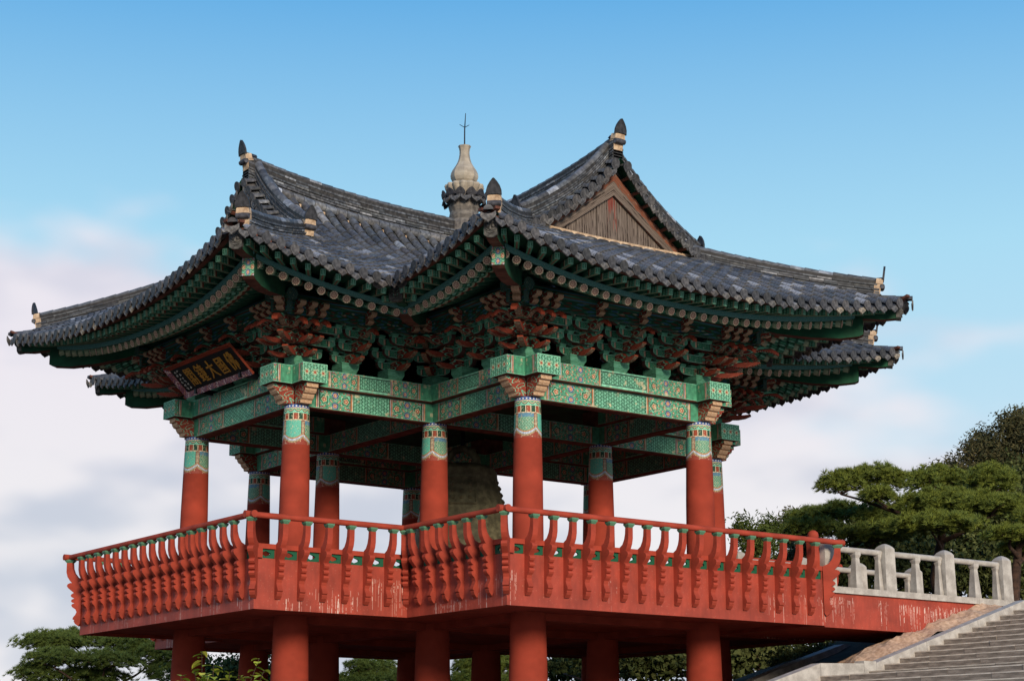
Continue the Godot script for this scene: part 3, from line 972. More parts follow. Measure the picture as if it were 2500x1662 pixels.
func build_floor():
	var s := MB.new()
	var e := A + D - 0.13; var g := B + D - 0.13
	var y0 := 4.62; var y1 := YF
	s.box(Transform3D(Basis(), Vector3(0, (y0 + y1) / 2, 0)), Vector3(2 * e, y1 - y0, 2 * e))
	for k in 4:
		s.box(arm(k) * Transform3D(Basis(), Vector3((e + g) / 2 + 0.001, (y0 + y1) / 2, 0)), Vector3(g - e, y1 - y0 - 0.002, 2 * e - 0.002))
	part(pav, "floor_slab", s.mesh(M.red))
	var i := 0
	var bm := MB.new(); bm.box(Transform3D(Basis(), Vector3.ZERO), Vector3(2 * B + 0.3, 0.16, 0.34))
	var be := MB.new(); be.box(Transform3D(Basis(), Vector3.ZERO), Vector3(2 * A - 0.36, 0.156, 0.34))
	var bmm := bm.mesh(M.red); var bem := be.mesh(M.red)
	for k in 4:
		var t := arm(k)
		if k < 2:
			for sg in [-1, 1]:
				part(pav, "floor_beam", bmm, t * Transform3D(Basis(), Vector3(0, 4.56 - 0.002 * k, sg * A)))
		part(pav, "floor_beam", bem, t * Transform3D(Basis(Vector3.UP, PI / 2), Vector3(B, 4.56, 0)))

# ---------------------------------------------------------------- railing
func baluster_mesh() -> ArrayMesh:
	# profile outwards from the floor edge (x) and up (y)
	var p := PackedVector2Array([Vector2(0.0, 4.80), Vector2(0.03, 4.745), Vector2(0.085, 4.80), Vector2(0.105, 4.85), Vector2(0.098, 4.872), Vector2(0.128, 4.895), Vector2(0.118, 4.935), Vector2(0.085, 4.985), Vector2(0.066, 5.045), Vector2(0.085, 5.10), Vector2(0.135, 5.145), Vector2(0.158, 5.18), Vector2(0.148, 5.215), Vector2(0.108, 5.232),
		Vector2(0.148, 5.25), Vector2(0.168, 5.28), Vector2(0.155, 5.312), Vector2(0.115, 5.335), Vector2(0.155, 5.36), Vector2(0.178, 5.395), Vector2(0.16, 5.43), Vector2(0.128, 5.455), Vector2(0.17, 5.50), Vector2(0.225, 5.56), Vector2(0.248, 5.605), Vector2(0.235, 5.645), Vector2(0.19, 5.672), Vector2(0.165, 5.665),
		Vector2(0.205, 5.72), Vector2(0.245, 5.80), Vector2(0.266, 5.90), Vector2(0.268, 6.10), Vector2(0.178, 6.10), Vector2(0.168, 5.98), Vector2(0.14, 5.88), Vector2(0.085, 5.79), Vector2(0.0, 5.742)])
	var mb := MB.new()
	# chamfered: full width inside, slightly narrower skin
	mb.prism(p, -0.055, 0.055, Transform3D())
	return mb.mesh(M.rail)

func slot_mesh(w: float) -> ArrayMesh:
	# green plate with a cloud-shaped hole through it; local x along the railing, z outwards
	var h := 0.165
	var mb := MB.new()
	var n := 32
	var outer := []; var hole := []
	for i in n:
		var an := TAU * i / n
		var c := cos(an); var s := sin(an)
		var k := minf((w / 2) / maxf(absf(c), 0.0001), (h / 2) / maxf(absf(s), 0.0001))
		outer.append(Vector2(c * k, s * k))
		# three lobes
		var hx := 0.098 * c * (1.0 + 0.0 * s); var hy := 0.050 * s * (1.0 - 0.30 * absf(cos(an * 2.0 + PI / 2)) )
		hole.append(Vector2(hx, hy))
	for i in n:
		var j := (i + 1) % n
		var a: Vector2 = outer[i]; var b: Vector2 = outer[j]; var c2: Vector2 = hole[j]; var d2: Vector2 = hole[i]
		mb.quad(Vector3(a.x, a.y, 0.02), Vector3(b.x, b.y, 0.02), Vector3(c2.x, c2.y, 0.02), Vector3(d2.x, d2.y, 0.02))
		mb.quad(Vector3(b.x, b.y, -0.02), Vector3(a.x, a.y, -0.02), Vector3(d2.x, d2.y, -0.02), Vector3(c2.x, c2.y, -0.02))
		mb.quad(Vector3(d2.x, d2.y, 0.02), Vector3(c2.x, c2.y, 0.02), Vector3(c2.x, c2.y, -0.02), Vector3(d2.x, d2.y, -0.02))
	return mb.mesh(M.slot_green)

func rail_run(p0: Vector3, p1: Vector3, outward: Vector3, gaps: int, edge_mat: Material, skip_rail := false, uv_flip := false):
	# one straight side of the floor edge: wall below, slotted band, cap, balusters and hand rail
	var dir := (p1 - p0).normalized()
	var ln := p0.distance_to(p1)
	var fr := Transform3D(Basis(dir, Vector3.UP, dir.cross(Vector3.UP)), p0)
	var zs := 1.0 if fr.basis.z.dot(outward) > 0.0 else -1.0
	var th := 0.12
	var wall := MB.new(); var plain := MB.new()
	var ya := YB; var yb := 5.478; var yc := 5.652; var yd := 5.742
	var z0 := 0.0; var z1 := -th * zs
	var pA := fr * Vector3(0, ya, z0); var pB := fr * Vector3(ln, ya, z0); var pC := fr * Vector3(ln, yb, z0); var pD := fr * Vector3(0, yb, z0)
	var vb := 1.0 - (yb - ya) / 1.2
	if zs > 0: wall.quad(pA, pB, pC, pD, Vector2(0, 1), Vector2(1, 1), Vector2(1, vb), Vector2(0, vb))
	else: wall.quad(pB, pA, pD, pC, Vector2(1, 1), Vector2(0, 1), Vector2(0, vb), Vector2(1, vb))
	plain.box(fr * Transform3D(Basis(), Vector3(ln / 2, (ya + yb) / 2, -zs * (th / 2 + 0.002))), Vector3(ln - 0.01, yb - ya - 0.004, th - 0.004))
	var rl := part(pav, "railing", wall.mesh(edge_mat))
	part(rl, "floor_edge", plain.mesh(M.red))
	if skip_rail: return
	var cap := MB.new()
	cap.box(fr * Transform3D(Basis(), Vector3(ln / 2, (yc + yd) / 2, -zs * th / 2)), Vector3(ln, yd - yc, th + 0.03))
	for k in gaps + 1:
		cap.box(fr * Transform3D(Basis(), Vector3(ln * k / gaps, (yb + yc) / 2, -zs * (th / 2 + 0.004))), Vector3(0.12, yc - yb - 0.002, th - 0.008))
	part(rl, "cap_rail", cap.mesh(M.rail))
	var w := ln / gaps - 0.118
	if not T.has("slot%d" % gaps): T["slot%d" % gaps] = slot_mesh(w)
	if not T.has("baluster"):
		T.baluster = baluster_mesh()
		var cup := MB.new()
		cup.box(Transform3D(Basis(), Vector3(0.223, 6.115, 0)), Vector3(0.085, 0.05, 0.085), 1.7)
		cup.box(Transform3D(Basis(), Vector3(0.223, 6.156, 0)), Vector3(0.15, 0.034, 0.15))
		T.cup = cup.mesh(M.green_cup)
	for k in gaps:
		part(rl, "slotted_plate", T["slot%d" % gaps], fr * Transform3D(Basis(), Vector3(ln * (k + 0.5) / gaps, 5.565, -zs * 0.05)))
	for k in range(1, gaps):
		var o := part(rl, "baluster", T.baluster, frame(fr * Vector3(ln * k / gaps, 0, 0), outward, Vector3.UP))
		part(o, "green_cup", T.cup)
	var hr := MB.new()
	var off := outward * 0.223
	var a := p0 + off + Vector3.UP * YR; var b := p1 + off + Vector3.UP * YR
	var ext0 := 0.36 if T.get("ext0", true) else -0.22
	var ext1 := 0.36 if T.get("ext1", true) else -0.22
	var e0 := a - dir * ext0; var e1 := b + dir * ext1
	var pts := [e0]; var rs := [0.066]
	if ext0 > 0:
		pts.append(e0 + dir * 0.14); rs.append(0.064); pts.append(e0 + dir * 0.16); rs.append(0.056)
	if ext1 > 0:
		pts.append(e1 - dir * 0.16); rs.append(0.056); pts.append(e1 - dir * 0.14); rs.append(0.064)
	pts.append(e1); rs.append(0.066)
	if ext0 < 0: rs[0] = 0.056
	if ext1 < 0: rs[-1] = 0.056
	hr.tube(pts, rs, 14)
	part(rl, "hand_rail", hr.mesh(M.rail))

func build_railings():
	var e := A + D; var g := B + D
	var cl0 := [[-0.0, 0.25, 0.55, 1.5], [2.2, 2.6, 0.5, 0.6], [6.3, 6.8, 0.55, 1.0], [7.0, 7.86, 0.5, 1.0]]
	var cl1 := [[5.6, 7.0, 0.42, 0.8], [7.2, 7.86, 0.55, 1.4], [0.5, 5.0, 0.16, 0.3]]
	var cl2 := [[0.0, 0.9, 0.62, 2.0], [0.9, 2.2, 0.38, 0.6], [1.2, 2.8, 0.16, 0.8]]
	var cl3 := [[2.2, 3.27, 0.5, 1.0], [0.9, 2.0, 0.14, 1.6]]
	var mE0 := mat(Color.WHITE, 0.62, floor_edge_texture(2 * e, 82, cl0))
	var mE1 := mat(Color.WHITE, 0.62, floor_edge_texture(2 * e, 83, cl1))
	var mS0 := mat(Color.WHITE, 0.62, floor_edge_texture(g - e, 84, cl2))
	var mS1 := mat(Color.WHITE, 0.62, floor_edge_texture(g - e, 85, cl3))
	var corner := MB.new()
	for k in 4:
		var t := arm(k)
		T.ext0 = true; T.ext1 = true
		rail_run(t * Vector3(g, 0, e), t * Vector3(g, 0, -e), t.basis * Vector3.RIGHT, 18, mE0 if k == 0 else mE1)
		for sg in [-1, 1]:
			T.ext0 = false; T.ext1 = true
			# the footbridge lands on one side of the first arm: no railing there
			rail_run(t * Vector3(e, 0, sg * e), t * Vector3(g, 0, sg * e), t.basis * Vector3(0, 0, sg), 7, mS1 if k == 0 else mS0, k == 0 and sg == -1)
			# corner balusters on the diagonal
			var s2 := Transform3D(Basis.from_scale(Vector3(1.38, 1, 1)), Vector3.ZERO)
			var o := part(pav, "corner_baluster", T.baluster, frame(t * Vector3(g - 0.01, 0, sg * (e - 0.01)), t.basis * Vector3(1, 0, sg), Vector3.UP) * s2)
			part(o, "green_cup", T.cup)
		var o2 := part(pav, "corner_baluster", T.baluster, frame(t * Vector3(e - 0.02, 0, e - 0.02), t.basis * Vector3(1, 0, 1), Vector3.UP) * Transform3D(Basis.from_scale(Vector3(1.38, 1, 1)), Vector3.ZERO))
		part(o2, "green_cup", T.cup)
	# red newels with ball tops where the footbridge lands
	var nm := MB.new()
	nm.box(Transform3D(Basis(), Vector3(0, 5.72, 0)), Vector3(0.20, 0.92, 0.20))
	nm.lathe([Vector2(0.06, 6.18), Vector2(0.10, 6.23), Vector2(0.115, 6.29), Vector2(0.10, 6.36), Vector2(0.05, 6.40), Vector2(0.0, 6.41)], 16)
	var nmm := nm.mesh(M.rail)
	part(pav, "newel_post", nmm, xf_at(Vector3(6.98, 0.09, -e + 0.03)))

# ---------------------------------------------------------------- brackets
const BY := 9.50          # foot of the bracket sets
const PITCH := 0.215      # height of one tier
const STEP := 0.26        # every tier reaches this much further out

func bow_mesh(length: float) -> ArrayMesh:
	# arm parallel to the wall with its bearing blocks
	var l := length / 2; var h := 0.155
	var p := PackedVector2Array([Vector2(-l, h), Vector2(-l, 0.075), Vector2(-l + 0.025, 0.04), Vector2(-l + 0.07, 0.012), Vector2(-l + 0.13, 0.0), Vector2(l - 0.13, 0.0), Vector2(l - 0.07, 0.012), Vector2(l - 0.025, 0.04), Vector2(l, 0.075), Vector2(l, h)])
	var xf := Transform3D(Basis(Vector3(0, 0, 1), Vector3.UP, Vector3(-1, 0, 0)), Vector3.ZERO)
	var a := MB.new(); var b := MB.new(); var c := MB.new()
	a.prism(p, -0.05, 0.05, xf, true, false, Rect2(-l, 0, 2 * l, h))
	b.prism(p, -0.049, 0.049, xf, false, true)
	for z in [-l + 0.075, 0.0, l - 0.075]:
		c.box(Transform3D(Basis(), Vector3(0, h + 0.018, z)), Vector3(0.115, 0.036, 0.115), 1.3)
		c.box(Transform3D(Basis(), Vector3(0, h + 0.049, z)), Vector3(0.15, 0.026, 0.15))
	var m := a.mesh(M.bow); b.mesh(M.mauve, m); c.mesh(M.mint, m)
	return m

func tongue_mesh(pf: PackedVector2Array, th: float, side: Material, edge: Material, under: Material, x0: float, x1: float, y0: float, y1: float) -> ArrayMesh:
	var a := MB.new(); var b := MB.new()
	a.prism(pf, -th / 2, th / 2, Transform3D(), true, false, Rect2(x0, y0, x1 - x0, y1 - y0))
	# edges: upper ones and the tip in the bright colour, the underside darker
	var dn := MB.new()
	var area := 0.0
	for i in pf.size(): area += pf[i].cross(pf[(i + 1) % pf.size()])
	for i in pf.size():
		var p: Vector2 = pf[i]; var q: Vector2 = pf[(i + 1) % pf.size()]
		if area < 0.0:
			var w := p; p = q; q = w
		var z := th / 2 - 0.001
		var tgt := dn if (q - p).x > 0.0 and (q - p).x > absf((q - p).y) * 0.6 else b
		tgt.quad(Vector3(p.x, p.y, -z), Vector3(q.x, q.y, -z), Vector3(q.x, q.y, z), Vector3(p.x, p.y, z))
	var m := a.mesh(side); b.mesh(edge, m); dn.mesh(under, m)
	return m

func make_bracket_meshes():
	var j := MB.new()
	j.box(Transform3D(Basis(), Vector3(0, BY + 0.065, 0)), Vector3(0.28, 0.13, 0.28), 1.42)
	j.box(Transform3D(Basis(), Vector3(0, BY + 0.182, 0)), Vector3(0.40, 0.11, 0.40))
	T.judu = j.mesh(M.mint)
	T.bow_s = bow_mesh(0.70); T.bow_l = bow_mesh(1.00)
	for i in 2:
		var ox := STEP * i; var oy := 0.24 + PITCH * i
		var p := PackedVector2Array([Vector2(-0.12, oy), Vector2(0.22 + ox, oy), Vector2(0.25 + ox, oy - 0.025), Vector2(0.34 + ox, oy - 0.05), Vector2(0.46 + ox, oy - 0.055), Vector2(0.58 + ox, oy - 0.03), Vector2(0.675 + ox, oy + 0.025), Vector2(0.665 + ox, oy + 0.06), Vector2(0.56 + ox, oy + 0.045), Vector2(0.45 + ox, oy + 0.05), Vector2(0.35 + ox, oy + 0.085), Vector2(0.28 + ox, oy + 0.16), Vector2(-0.12, oy + 0.16)])
		T["tongue%d" % i] = tongue_mesh(p, 0.10, M.tongue, M.verm, M.bracket_under, -0.12 + ox, 0.70 + ox, oy - 0.06, oy + 0.17)
	var oy3 := 0.24 + PITCH * 2
	var p3 := PackedVector2Array([Vector2(-0.12, oy3), Vector2(0.68, oy3), Vector2(0.76, oy3 - 0.015), Vector2(0.82, oy3 + 0.02), Vector2(0.88, oy3 + 0.06), Vector2(0.97, oy3 + 0.075), Vector2(1.08, oy3 + 0.04), Vector2(1.20, oy3 - 0.05), Vector2(1.20, oy3 + 0.01), Vector2(1.11, oy3 + 0.10), Vector2(0.98, oy3 + 0.15), Vector2(0.85, oy3 + 0.16), Vector2(0.76, oy3 + 0.15), Vector2(-0.12, oy3 + 0.15)])
	T.tongue2 = tongue_mesh(p3, 0.10, M.tongue, M.verm, M.bracket_under, 0.45, 1.25, oy3 - 0.03, oy3 + 0.23)
	var c0 := 0.24 + PITCH * 3
	var p4 := PackedVector2Array([Vector2(0.3, c0), Vector2(0.84, c0), Vector2(0.94, c0 + 0.015), Vector2(1.0, c0 + 0.06), Vector2(0.97, c0 + 0.105), Vector2(0.93, c0 + 0.12), Vector2(0.97, c0 + 0.15), Vector2(1.03, c0 + 0.145), Vector2(1.09, c0 + 0.17), Vector2(1.10, c0 + 0.225), Vector2(1.05, c0 + 0.265), Vector2(0.95, c0 + 0.27), Vector2(0.87, c0 + 0.24), Vector2(0.82, c0 + 0.19), Vector2(0.3, c0 + 0.19)])
	T.cloud = tongue_mesh(p4, 0.13, M.vine, M.cream, M.cream, 0.6, 1.12, c0, c0 + 0.28)

# the pieces of a bracket set: [name, mesh, transform] in the set's own axes (x outwards)
func bracket_pieces(kind: String) -> Array:
	var r := []
	var up := Transform3D(Basis(), Vector3(0, BY, 0))
	if kind == "middle":
		for tier in 3:
			for j in tier + 1:
				var is_long := j < tier
				if j == 0 and tier == 2: continue
				r.append(["bracket_arm", T.bow_l if is_long else T.bow_s, Transform3D(Basis(), Vector3(STEP * j, BY + 0.24 + PITCH * tier, 0))])
		r.append(["bracket_arm", T.bow_l, Transform3D(Basis(), Vector3(STEP * 2, BY + 0.24 + PITCH * 3, 0))])
		for tier in 3: r.append(["tongue", T["tongue%d" % tier], up])
		r.append(["cloud_carving", T.cloud, up])
	elif kind == "corner":
		# x outwards on one face, z outwards on the other
		for d in 2:
			var turn := Basis() if d == 0 else Basis(Vector3(0, 0, 1), Vector3.UP, Vector3(1, 0, 0))
			for tier in 3:
				for j in tier + 1:
					r.append(["tongue", T["tongue%d" % tier], Transform3D(turn, turn * Vector3(0, BY, STEP * j))])
				r.append(["bracket_arm", T.bow_s if tier < 1 else T.bow_l, Transform3D(turn, turn * Vector3(STEP * tier, BY + 0.24 + PITCH * tier, -0.16))])
			for j in 3:
				r.append(["cloud_carving", T.cloud, Transform3D(turn, turn * Vector3(0, BY, STEP * j))])
		var dg := Basis(Vector3(1, 0, 1) * 0.7071 * 1.42, Vector3.UP, Vector3(-1, 0, 1) * 0.7071 * 1.2)
		for tier in 3: r.append(["tongue", T["tongue%d" % tier], Transform3D(dg, Vector3(0, BY, 0))])
		r.append(["cloud_carving", T.cloud, Transform3D(dg, Vector3(0, BY, 0))])
	else:
		# re-entrant corner: one set on the diagonal
		var dg := Basis(Vector3(1, 0, 1) * 0.7071 * 1.30, Vector3.UP, Vector3(-1, 0, 1) * 0.7071 * 1.1)
		for tier in 3: r.append(["tongue", T["tongue%d" % tier], Transform3D(dg, Vector3(0, BY, 0))])
		r.append(["cloud_carving", T.cloud, Transform3D(dg, Vector3(0, BY, 0))])
		for sg in [-1, 1]:
			r.append(["cloud_carving", T.cloud, Transform3D(dg, Vector3(0.10 * sg, BY, -0.10 * sg))])
		for tier in 3:
			r.append(["bracket_arm", T.bow_s, Transform3D(Basis(Vector3(1, 0, 1) * 0.7071, Vector3.UP, Vector3(-1, 0, 1) * 0.7071), Vector3(0.25 * tier + 0.12, BY + 0.24 + PITCH * tier, 0.25 * tier + 0.12))])
	return r

func merged(pieces: Array) -> ArrayMesh:
	var tools := {}
	for p in pieces:
		var m: ArrayMesh = p[1]
		for s in m.get_surface_count():
			var mt := m.surface_get_material(s)
			if not tools.has(mt):
				tools[mt] = SurfaceTool.new()
			tools[mt].append_from(m, s, p[2])
	var am := ArrayMesh.new()
	for mt in tools:
		tools[mt].set_material(mt)
		tools[mt].commit(am)
	return am

func bracket_set(kind: String, xf: Transform3D, detailed: bool):
	var ps: Array = T["pieces_" + kind]
	if detailed:
		var o := part(pav, "bracket_set", T.judu, xf)
		for p in ps: part(o, p[0], p[1], p[2])
	else:
		part(pav, "bracket_set", T["merged_" + kind], xf)

func build_brackets():
	make_bracket_meshes()
	for kind in ["middle", "corner", "inner"]:
		T["pieces_" + kind] = bracket_pieces(kind)
		T["merged_" + kind] = merged(T["pieces_" + kind] + [["judu", T.judu, Transform3D()]])
	for k in 4:
		var t := arm(k)
		var det := k < 2
		for j in [-1, 0, 1]:
			bracket_set("middle", t * xf_at(Vector3(B, 0, j * A / 2)), det)
		for sg in [-1, 1]:
			for j in [1, 2]:
				var p := t * Vector3(A + (B - A) * j / 3.0, 0, sg * A)
				bracket_set("middle", frame(p, t.basis * Vector3(0, 0, sg), Vector3.UP), det or (k == 3))
			var bx := t.basis * Basis(Vector3(1, 0, 0), Vector3.UP, Vector3(0, 0, sg))
			bracket_set("corner", Transform3D(bx, t * Vector3(B, 0, sg * A)), det or (k == 3 and sg == 1))
		var bi := t.basis
		bracket_set("inner", Transform3D(bi, t * Vector3(A, 0, A)), k == 0 or k == 3)
	# purlin carried by the brackets, with a board under it
	var off := 0.80
	for k in 4:
		var t := arm(k)
		var c := MB.new(); var b := MB.new()
		c.tube([t * Vector3(B + off, 10.70, A + off + 0.35), t * Vector3(B + off, 10.70, -A - off - 0.35)], [0.125, 0.125], 14)
		b.box(t * Transform3D(Basis(), Vector3(B + off, 10.48, 0)), Vector3(0.11, 0.22, 2 * (A + off) + 0.5))
		for sg in [-1, 1]:
			c.tube([t * Vector3(A + off, 10.701, sg * (A + off)), t * Vector3(B + off + 0.35, 10.701, sg * (A + off))], [0.125, 0.125], 14)
			b.box(t * Transform3D(Basis(), Vector3((A + B) / 2 + off, 10.481, sg * (A + off))), Vector3(B - A + 0.5, 0.22, 0.11))
		part(pav, "eave_purlin", b.mesh(M.purlin, c.mesh(M.purlin)))

# ---------------------------------------------------------------- eaves
func lift(s: float) -> float:
	return 0.62 * pow(clampf(absf(s) / 5.4, 0.0, 1.25), 2.3)

func e_flower(s: float) -> float: return 2.08 + 0.28 * pow(absf(s) / 4.5, 2.0)
func e_tile(s: float) -> float: return 3.00 + 0.20 * pow(absf(s) / 5.4, 2.0)

# eave lines in arm axes; side 0 = the end of the arm (parameter z), +1/-1 = its flanks (parameter x)
func eave_pt(side: int, s: float, e: float, y: float) -> Vector3:
	return Vector3(B + e, y, s) if side == 0 else Vector3(s, y, side * (A + e))
func eave_s(side: int, s: float) -> float:
	return absf(s) if side == 0 else maxf(s - 3.2, 0.0)
func inner_pt(side: int, s: float) -> Vector3:
	# inner end of the rafter that reaches the eave at s: parallel in the middle, fanning towards the corners
	var l := lift(eave_s(side, s))
	var y := 11.44 + 0.3 * l
	if side == 0:
		var q := absf(s)
		if q > 1.7: q = 1.7 + (q - 1.7) * 0.16
		return Vector3(B - 0.6, y, signf(s) * q)
	var x := s
	if x > 4.5: x = 4.5 + (x - 4.5) * 0.16
	return Vector3(x, y, side * (A - 0.6))

func build_eaves():
	# shared meshes: unit length along x
	var rm := MB.new()
	rm.tube([Vector3(0, 0, 0), Vector3(0.5, 0, 0), Vector3(1, 0, 0)], [0.076, 0.078, 0.080], 12, false, true)
	T.round_rafter = rm.mesh(M.rafter)
	var fm := MB.new()
	for k in 20:
		var a0 := TAU * k / 20; var a1 := TAU * (k + 1) / 20
		fm.ftri(Vector3(1.003, 0, 0), Vector3(1.003, sin(a0), -cos(a0)) * Vector3(1, 0.082, 0.082), Vector3(1.003, sin(a1), -cos(a1)) * Vector3(1, 0.082, 0.082), Vector2(0.5, 0.5), Vector2(0.5 + 0.5 * cos(a0), 0.5 - 0.5 * sin(a0)), Vector2(0.5 + 0.5 * cos(a1), 0.5 - 0.5 * sin(a1)))
	T.flower_end = fm.mesh(M.flower)
	var bm := MB.new(); var be := MB.new(); var bu := MB.new()
	var w := 0.046; var h := 0.06
	bm.quad(Vector3(0, -h, w), Vector3(1, -h, w), Vector3(1, h, w), Vector3(0, h, w), Vector2(0, 0), Vector2(0, 1), Vector2(1, 1), Vector2(1, 0))
	bm.quad(Vector3(1, -h, -w), Vector3(0, -h, -w), Vector3(0, h, -w), Vector3(1, h, -w), Vector2(0, 1), Vector2(0, 0), Vector2(1, 0), Vector2(1, 1))
	bu.quad(Vector3(0, -h, -w), Vector3(1, -h, -w), Vector3(1, -h, w), Vector3(0, -h, w))
	bm.quad(Vector3(0, h, w), Vector3(1, h, w), Vector3(1, h, -w), Vector3(0, h, -w))
	be.quad(Vector3(1, -h, w), Vector3(1, -h, -w), Vector3(1, h, -w), Vector3(1, h, w))
	T.square_rafter = be.mesh(M.rafter_end, bu.mesh(M.rafter_under, bm.mesh(M.rafter)))
	for k in 4:
		var t := arm(k)
		for side in [0, 1, -1]:
			eave_run(t, side)
		for sg in [-1, 1]:
			corner_rafter(t, sg)
		valley_rafter(t)

func eave_run(t: Transform3D, side: int):
	var ss := []
	var s0: float; var s1: float
	if side == 0:
		s0 = -4.42; s1 = 4.42
		for i in 33: ss.append(s0 + (s1 - s0) * i / 32.0)
	else:
		s0 = A + 2.1 + 0.20; s1 = B + 2.36 - 0.22 + 0.08
		for i in 12: ss.append(s0 + (s1 - s0) * i / 11.0)
	for s in ss:
		var q := eave_s(side, s)
		var e := e_flower(q)
		var p1 := eave_pt(side, s, e, 10.36 + lift(q))
		var p0 := inner_pt(side, s)
		var d := p1 - p0
		var fx := frame(t * p0, t.basis * d, Vector3.UP)
		fx.basis.x *= d.length()
		var o := part(pav, "round_rafter", T.round_rafter, fx)
		part(o, "flower_end", T.flower_end)
		# square flying rafter above it
		var dp := Vector3(d.x, 0, d.z)
		var outn: float = (dp.x if side == 0 else absf(dp.z))
		var eb := 2.72 + 0.22 * pow(q / 5.0, 2.0)
		var kk := (eb - e) / outn
		var b1 := p1 + dp * kk; b1.y = 10.515 + lift(q * (1.0 + kk * 0.35))
		var b0 := p1 - dp * (0.8 / outn); b0.y = p1.y + 0.25 + 0.09
		var bd := b1 - b0
		var bf := frame(t * b0, t.basis * bd, Vector3.UP)
		bf.basis.x *= bd.length()
		part(pav, "square_rafter", T.square_rafter, bf)
	# boards over the rafters and strips along the edge
	var n := 40
	var board := MB.new(); var strip := []; var lath := []
	var a0: float; var a1: float
	if side == 0:
		a0 = -4.75; a1 = 4.75
	else:
		a0 = A + 2.05; a1 = B + 2.6
	var rows := []
	for i in n + 1:
		var f := float(i) / n
		var s := a0 + (a1 - a0) * f
		var q := eave_s(side, s)
		var e := e_flower(q)
		var l := lift(q)
		var pin := inner_pt(side, s) + Vector3.UP * 0.085
		var pf := eave_pt(side, s, e + 0.03, 10.36 + l + 0.085)
		# outer edge: slide along so that corners meet
		var so: float
		if side == 0: so = s * (5.42 / 4.75)
		else: so = (A + 2.98) + ((B + 3.22) - (A + 2.98)) * f
		var qo := eave_s(side, so)
		var eo := e_tile(qo) - 0.16
		var pg := eave_pt(side, s, e - 0.05, 10.36 + l + 0.30)
		var ph := eave_pt(side, so, eo, 10.605 + lift(qo))
		rows.append([pin, pf, pg, ph])
		strip.append(t * eave_pt(side, s, e + 0.02, 10.36 + l + 0.082))
		lath.append(t * eave_pt(side, so, eo - 0.05, 10.600 + lift(qo)))
	for i in n:
		var r: Array = rows[i]; var u: Array = rows[i + 1]
		for m in [[0, 1], [2, 3]]:
			board.quad(t * r[m[0]], t * r[m[1]], t * u[m[1]], t * u[m[0]])
	part(pav, "eave_boards", board.mesh(M.dark_green))
	var sm := MB.new(); sm.sweep(strip, 0.06, 0.095)
	part(pav, "eave_strip", sm.mesh(M.eave_board))
	var lm := MB.new(); lm.sweep(lath, 0.10, 0.05)
	part(pav, "tile_lath", lm.mesh(M.timber_brown))

func mask_mesh() -> ArrayMesh:
	# clay plate with a grinning face, in the plane x = 0, facing +x
	var mb := MB.new()
	mb.col = Color(0.10, 0.095, 0.085)
	var p := PackedVector2Array([Vector2(-0.115, -0.13), Vector2(-0.05, -0.17), Vector2(0.05, -0.17), Vector2(0.115, -0.13), Vector2(0.12, 0.10), Vector2(0.07, 0.155), Vector2(0, 0.17), Vector2(-0.07, 0.155), Vector2(-0.12, 0.10)])
	var xf := Transform3D(Basis(Vector3(0, 0, -1), Vector3.UP, Vector3(1, 0, 0)), Vector3.ZERO)
	mb.prism(p, -0.10, 0.012, xf)
	mb.col = Color(0.16, 0.15, 0.135)
	for sg in [-1, 1]:
		mb.lathe([Vector2(0.035, 0.0), Vector2(0.03, 0.02), Vector2(0.014, 0.03), Vector2(0.0, 0.032)], 10, Transform3D(Basis(Vector3(0, 1, 0), Vector3(1, 0, 0), Vector3(0, 0, -1)), Vector3(0.01, 0.03, sg * 0.05)))
		mb.tube([Vector3(0.015, 0.06, sg * 0.01), Vector3(0.025, 0.10, sg * 0.05), Vector3(0.015, 0.085, sg * 0.10)], [0.010, 0.014, 0.008], 6)
		mb.tube([Vector3(0.012, -0.05, sg * 0.02), Vector3(0.02, -0.04, sg * 0.06), Vector3(0.012, -0.0, sg * 0.095)], [0.010, 0.012, 0.006], 6)
	mb.tube([Vector3(0.01, 0.05, 0), Vector3(0.035, -0.01, 0), Vector3(0.02, -0.03, 0)], [0.012, 0.02, 0.022], 7)
	mb.tube([Vector3(0.014, -0.07, -0.075), Vector3(0.022, -0.095, 0), Vector3(0.014, -0.07, 0.075)], [0.010, 0.016, 0.010], 6)
	return mb.mesh(M.tile)

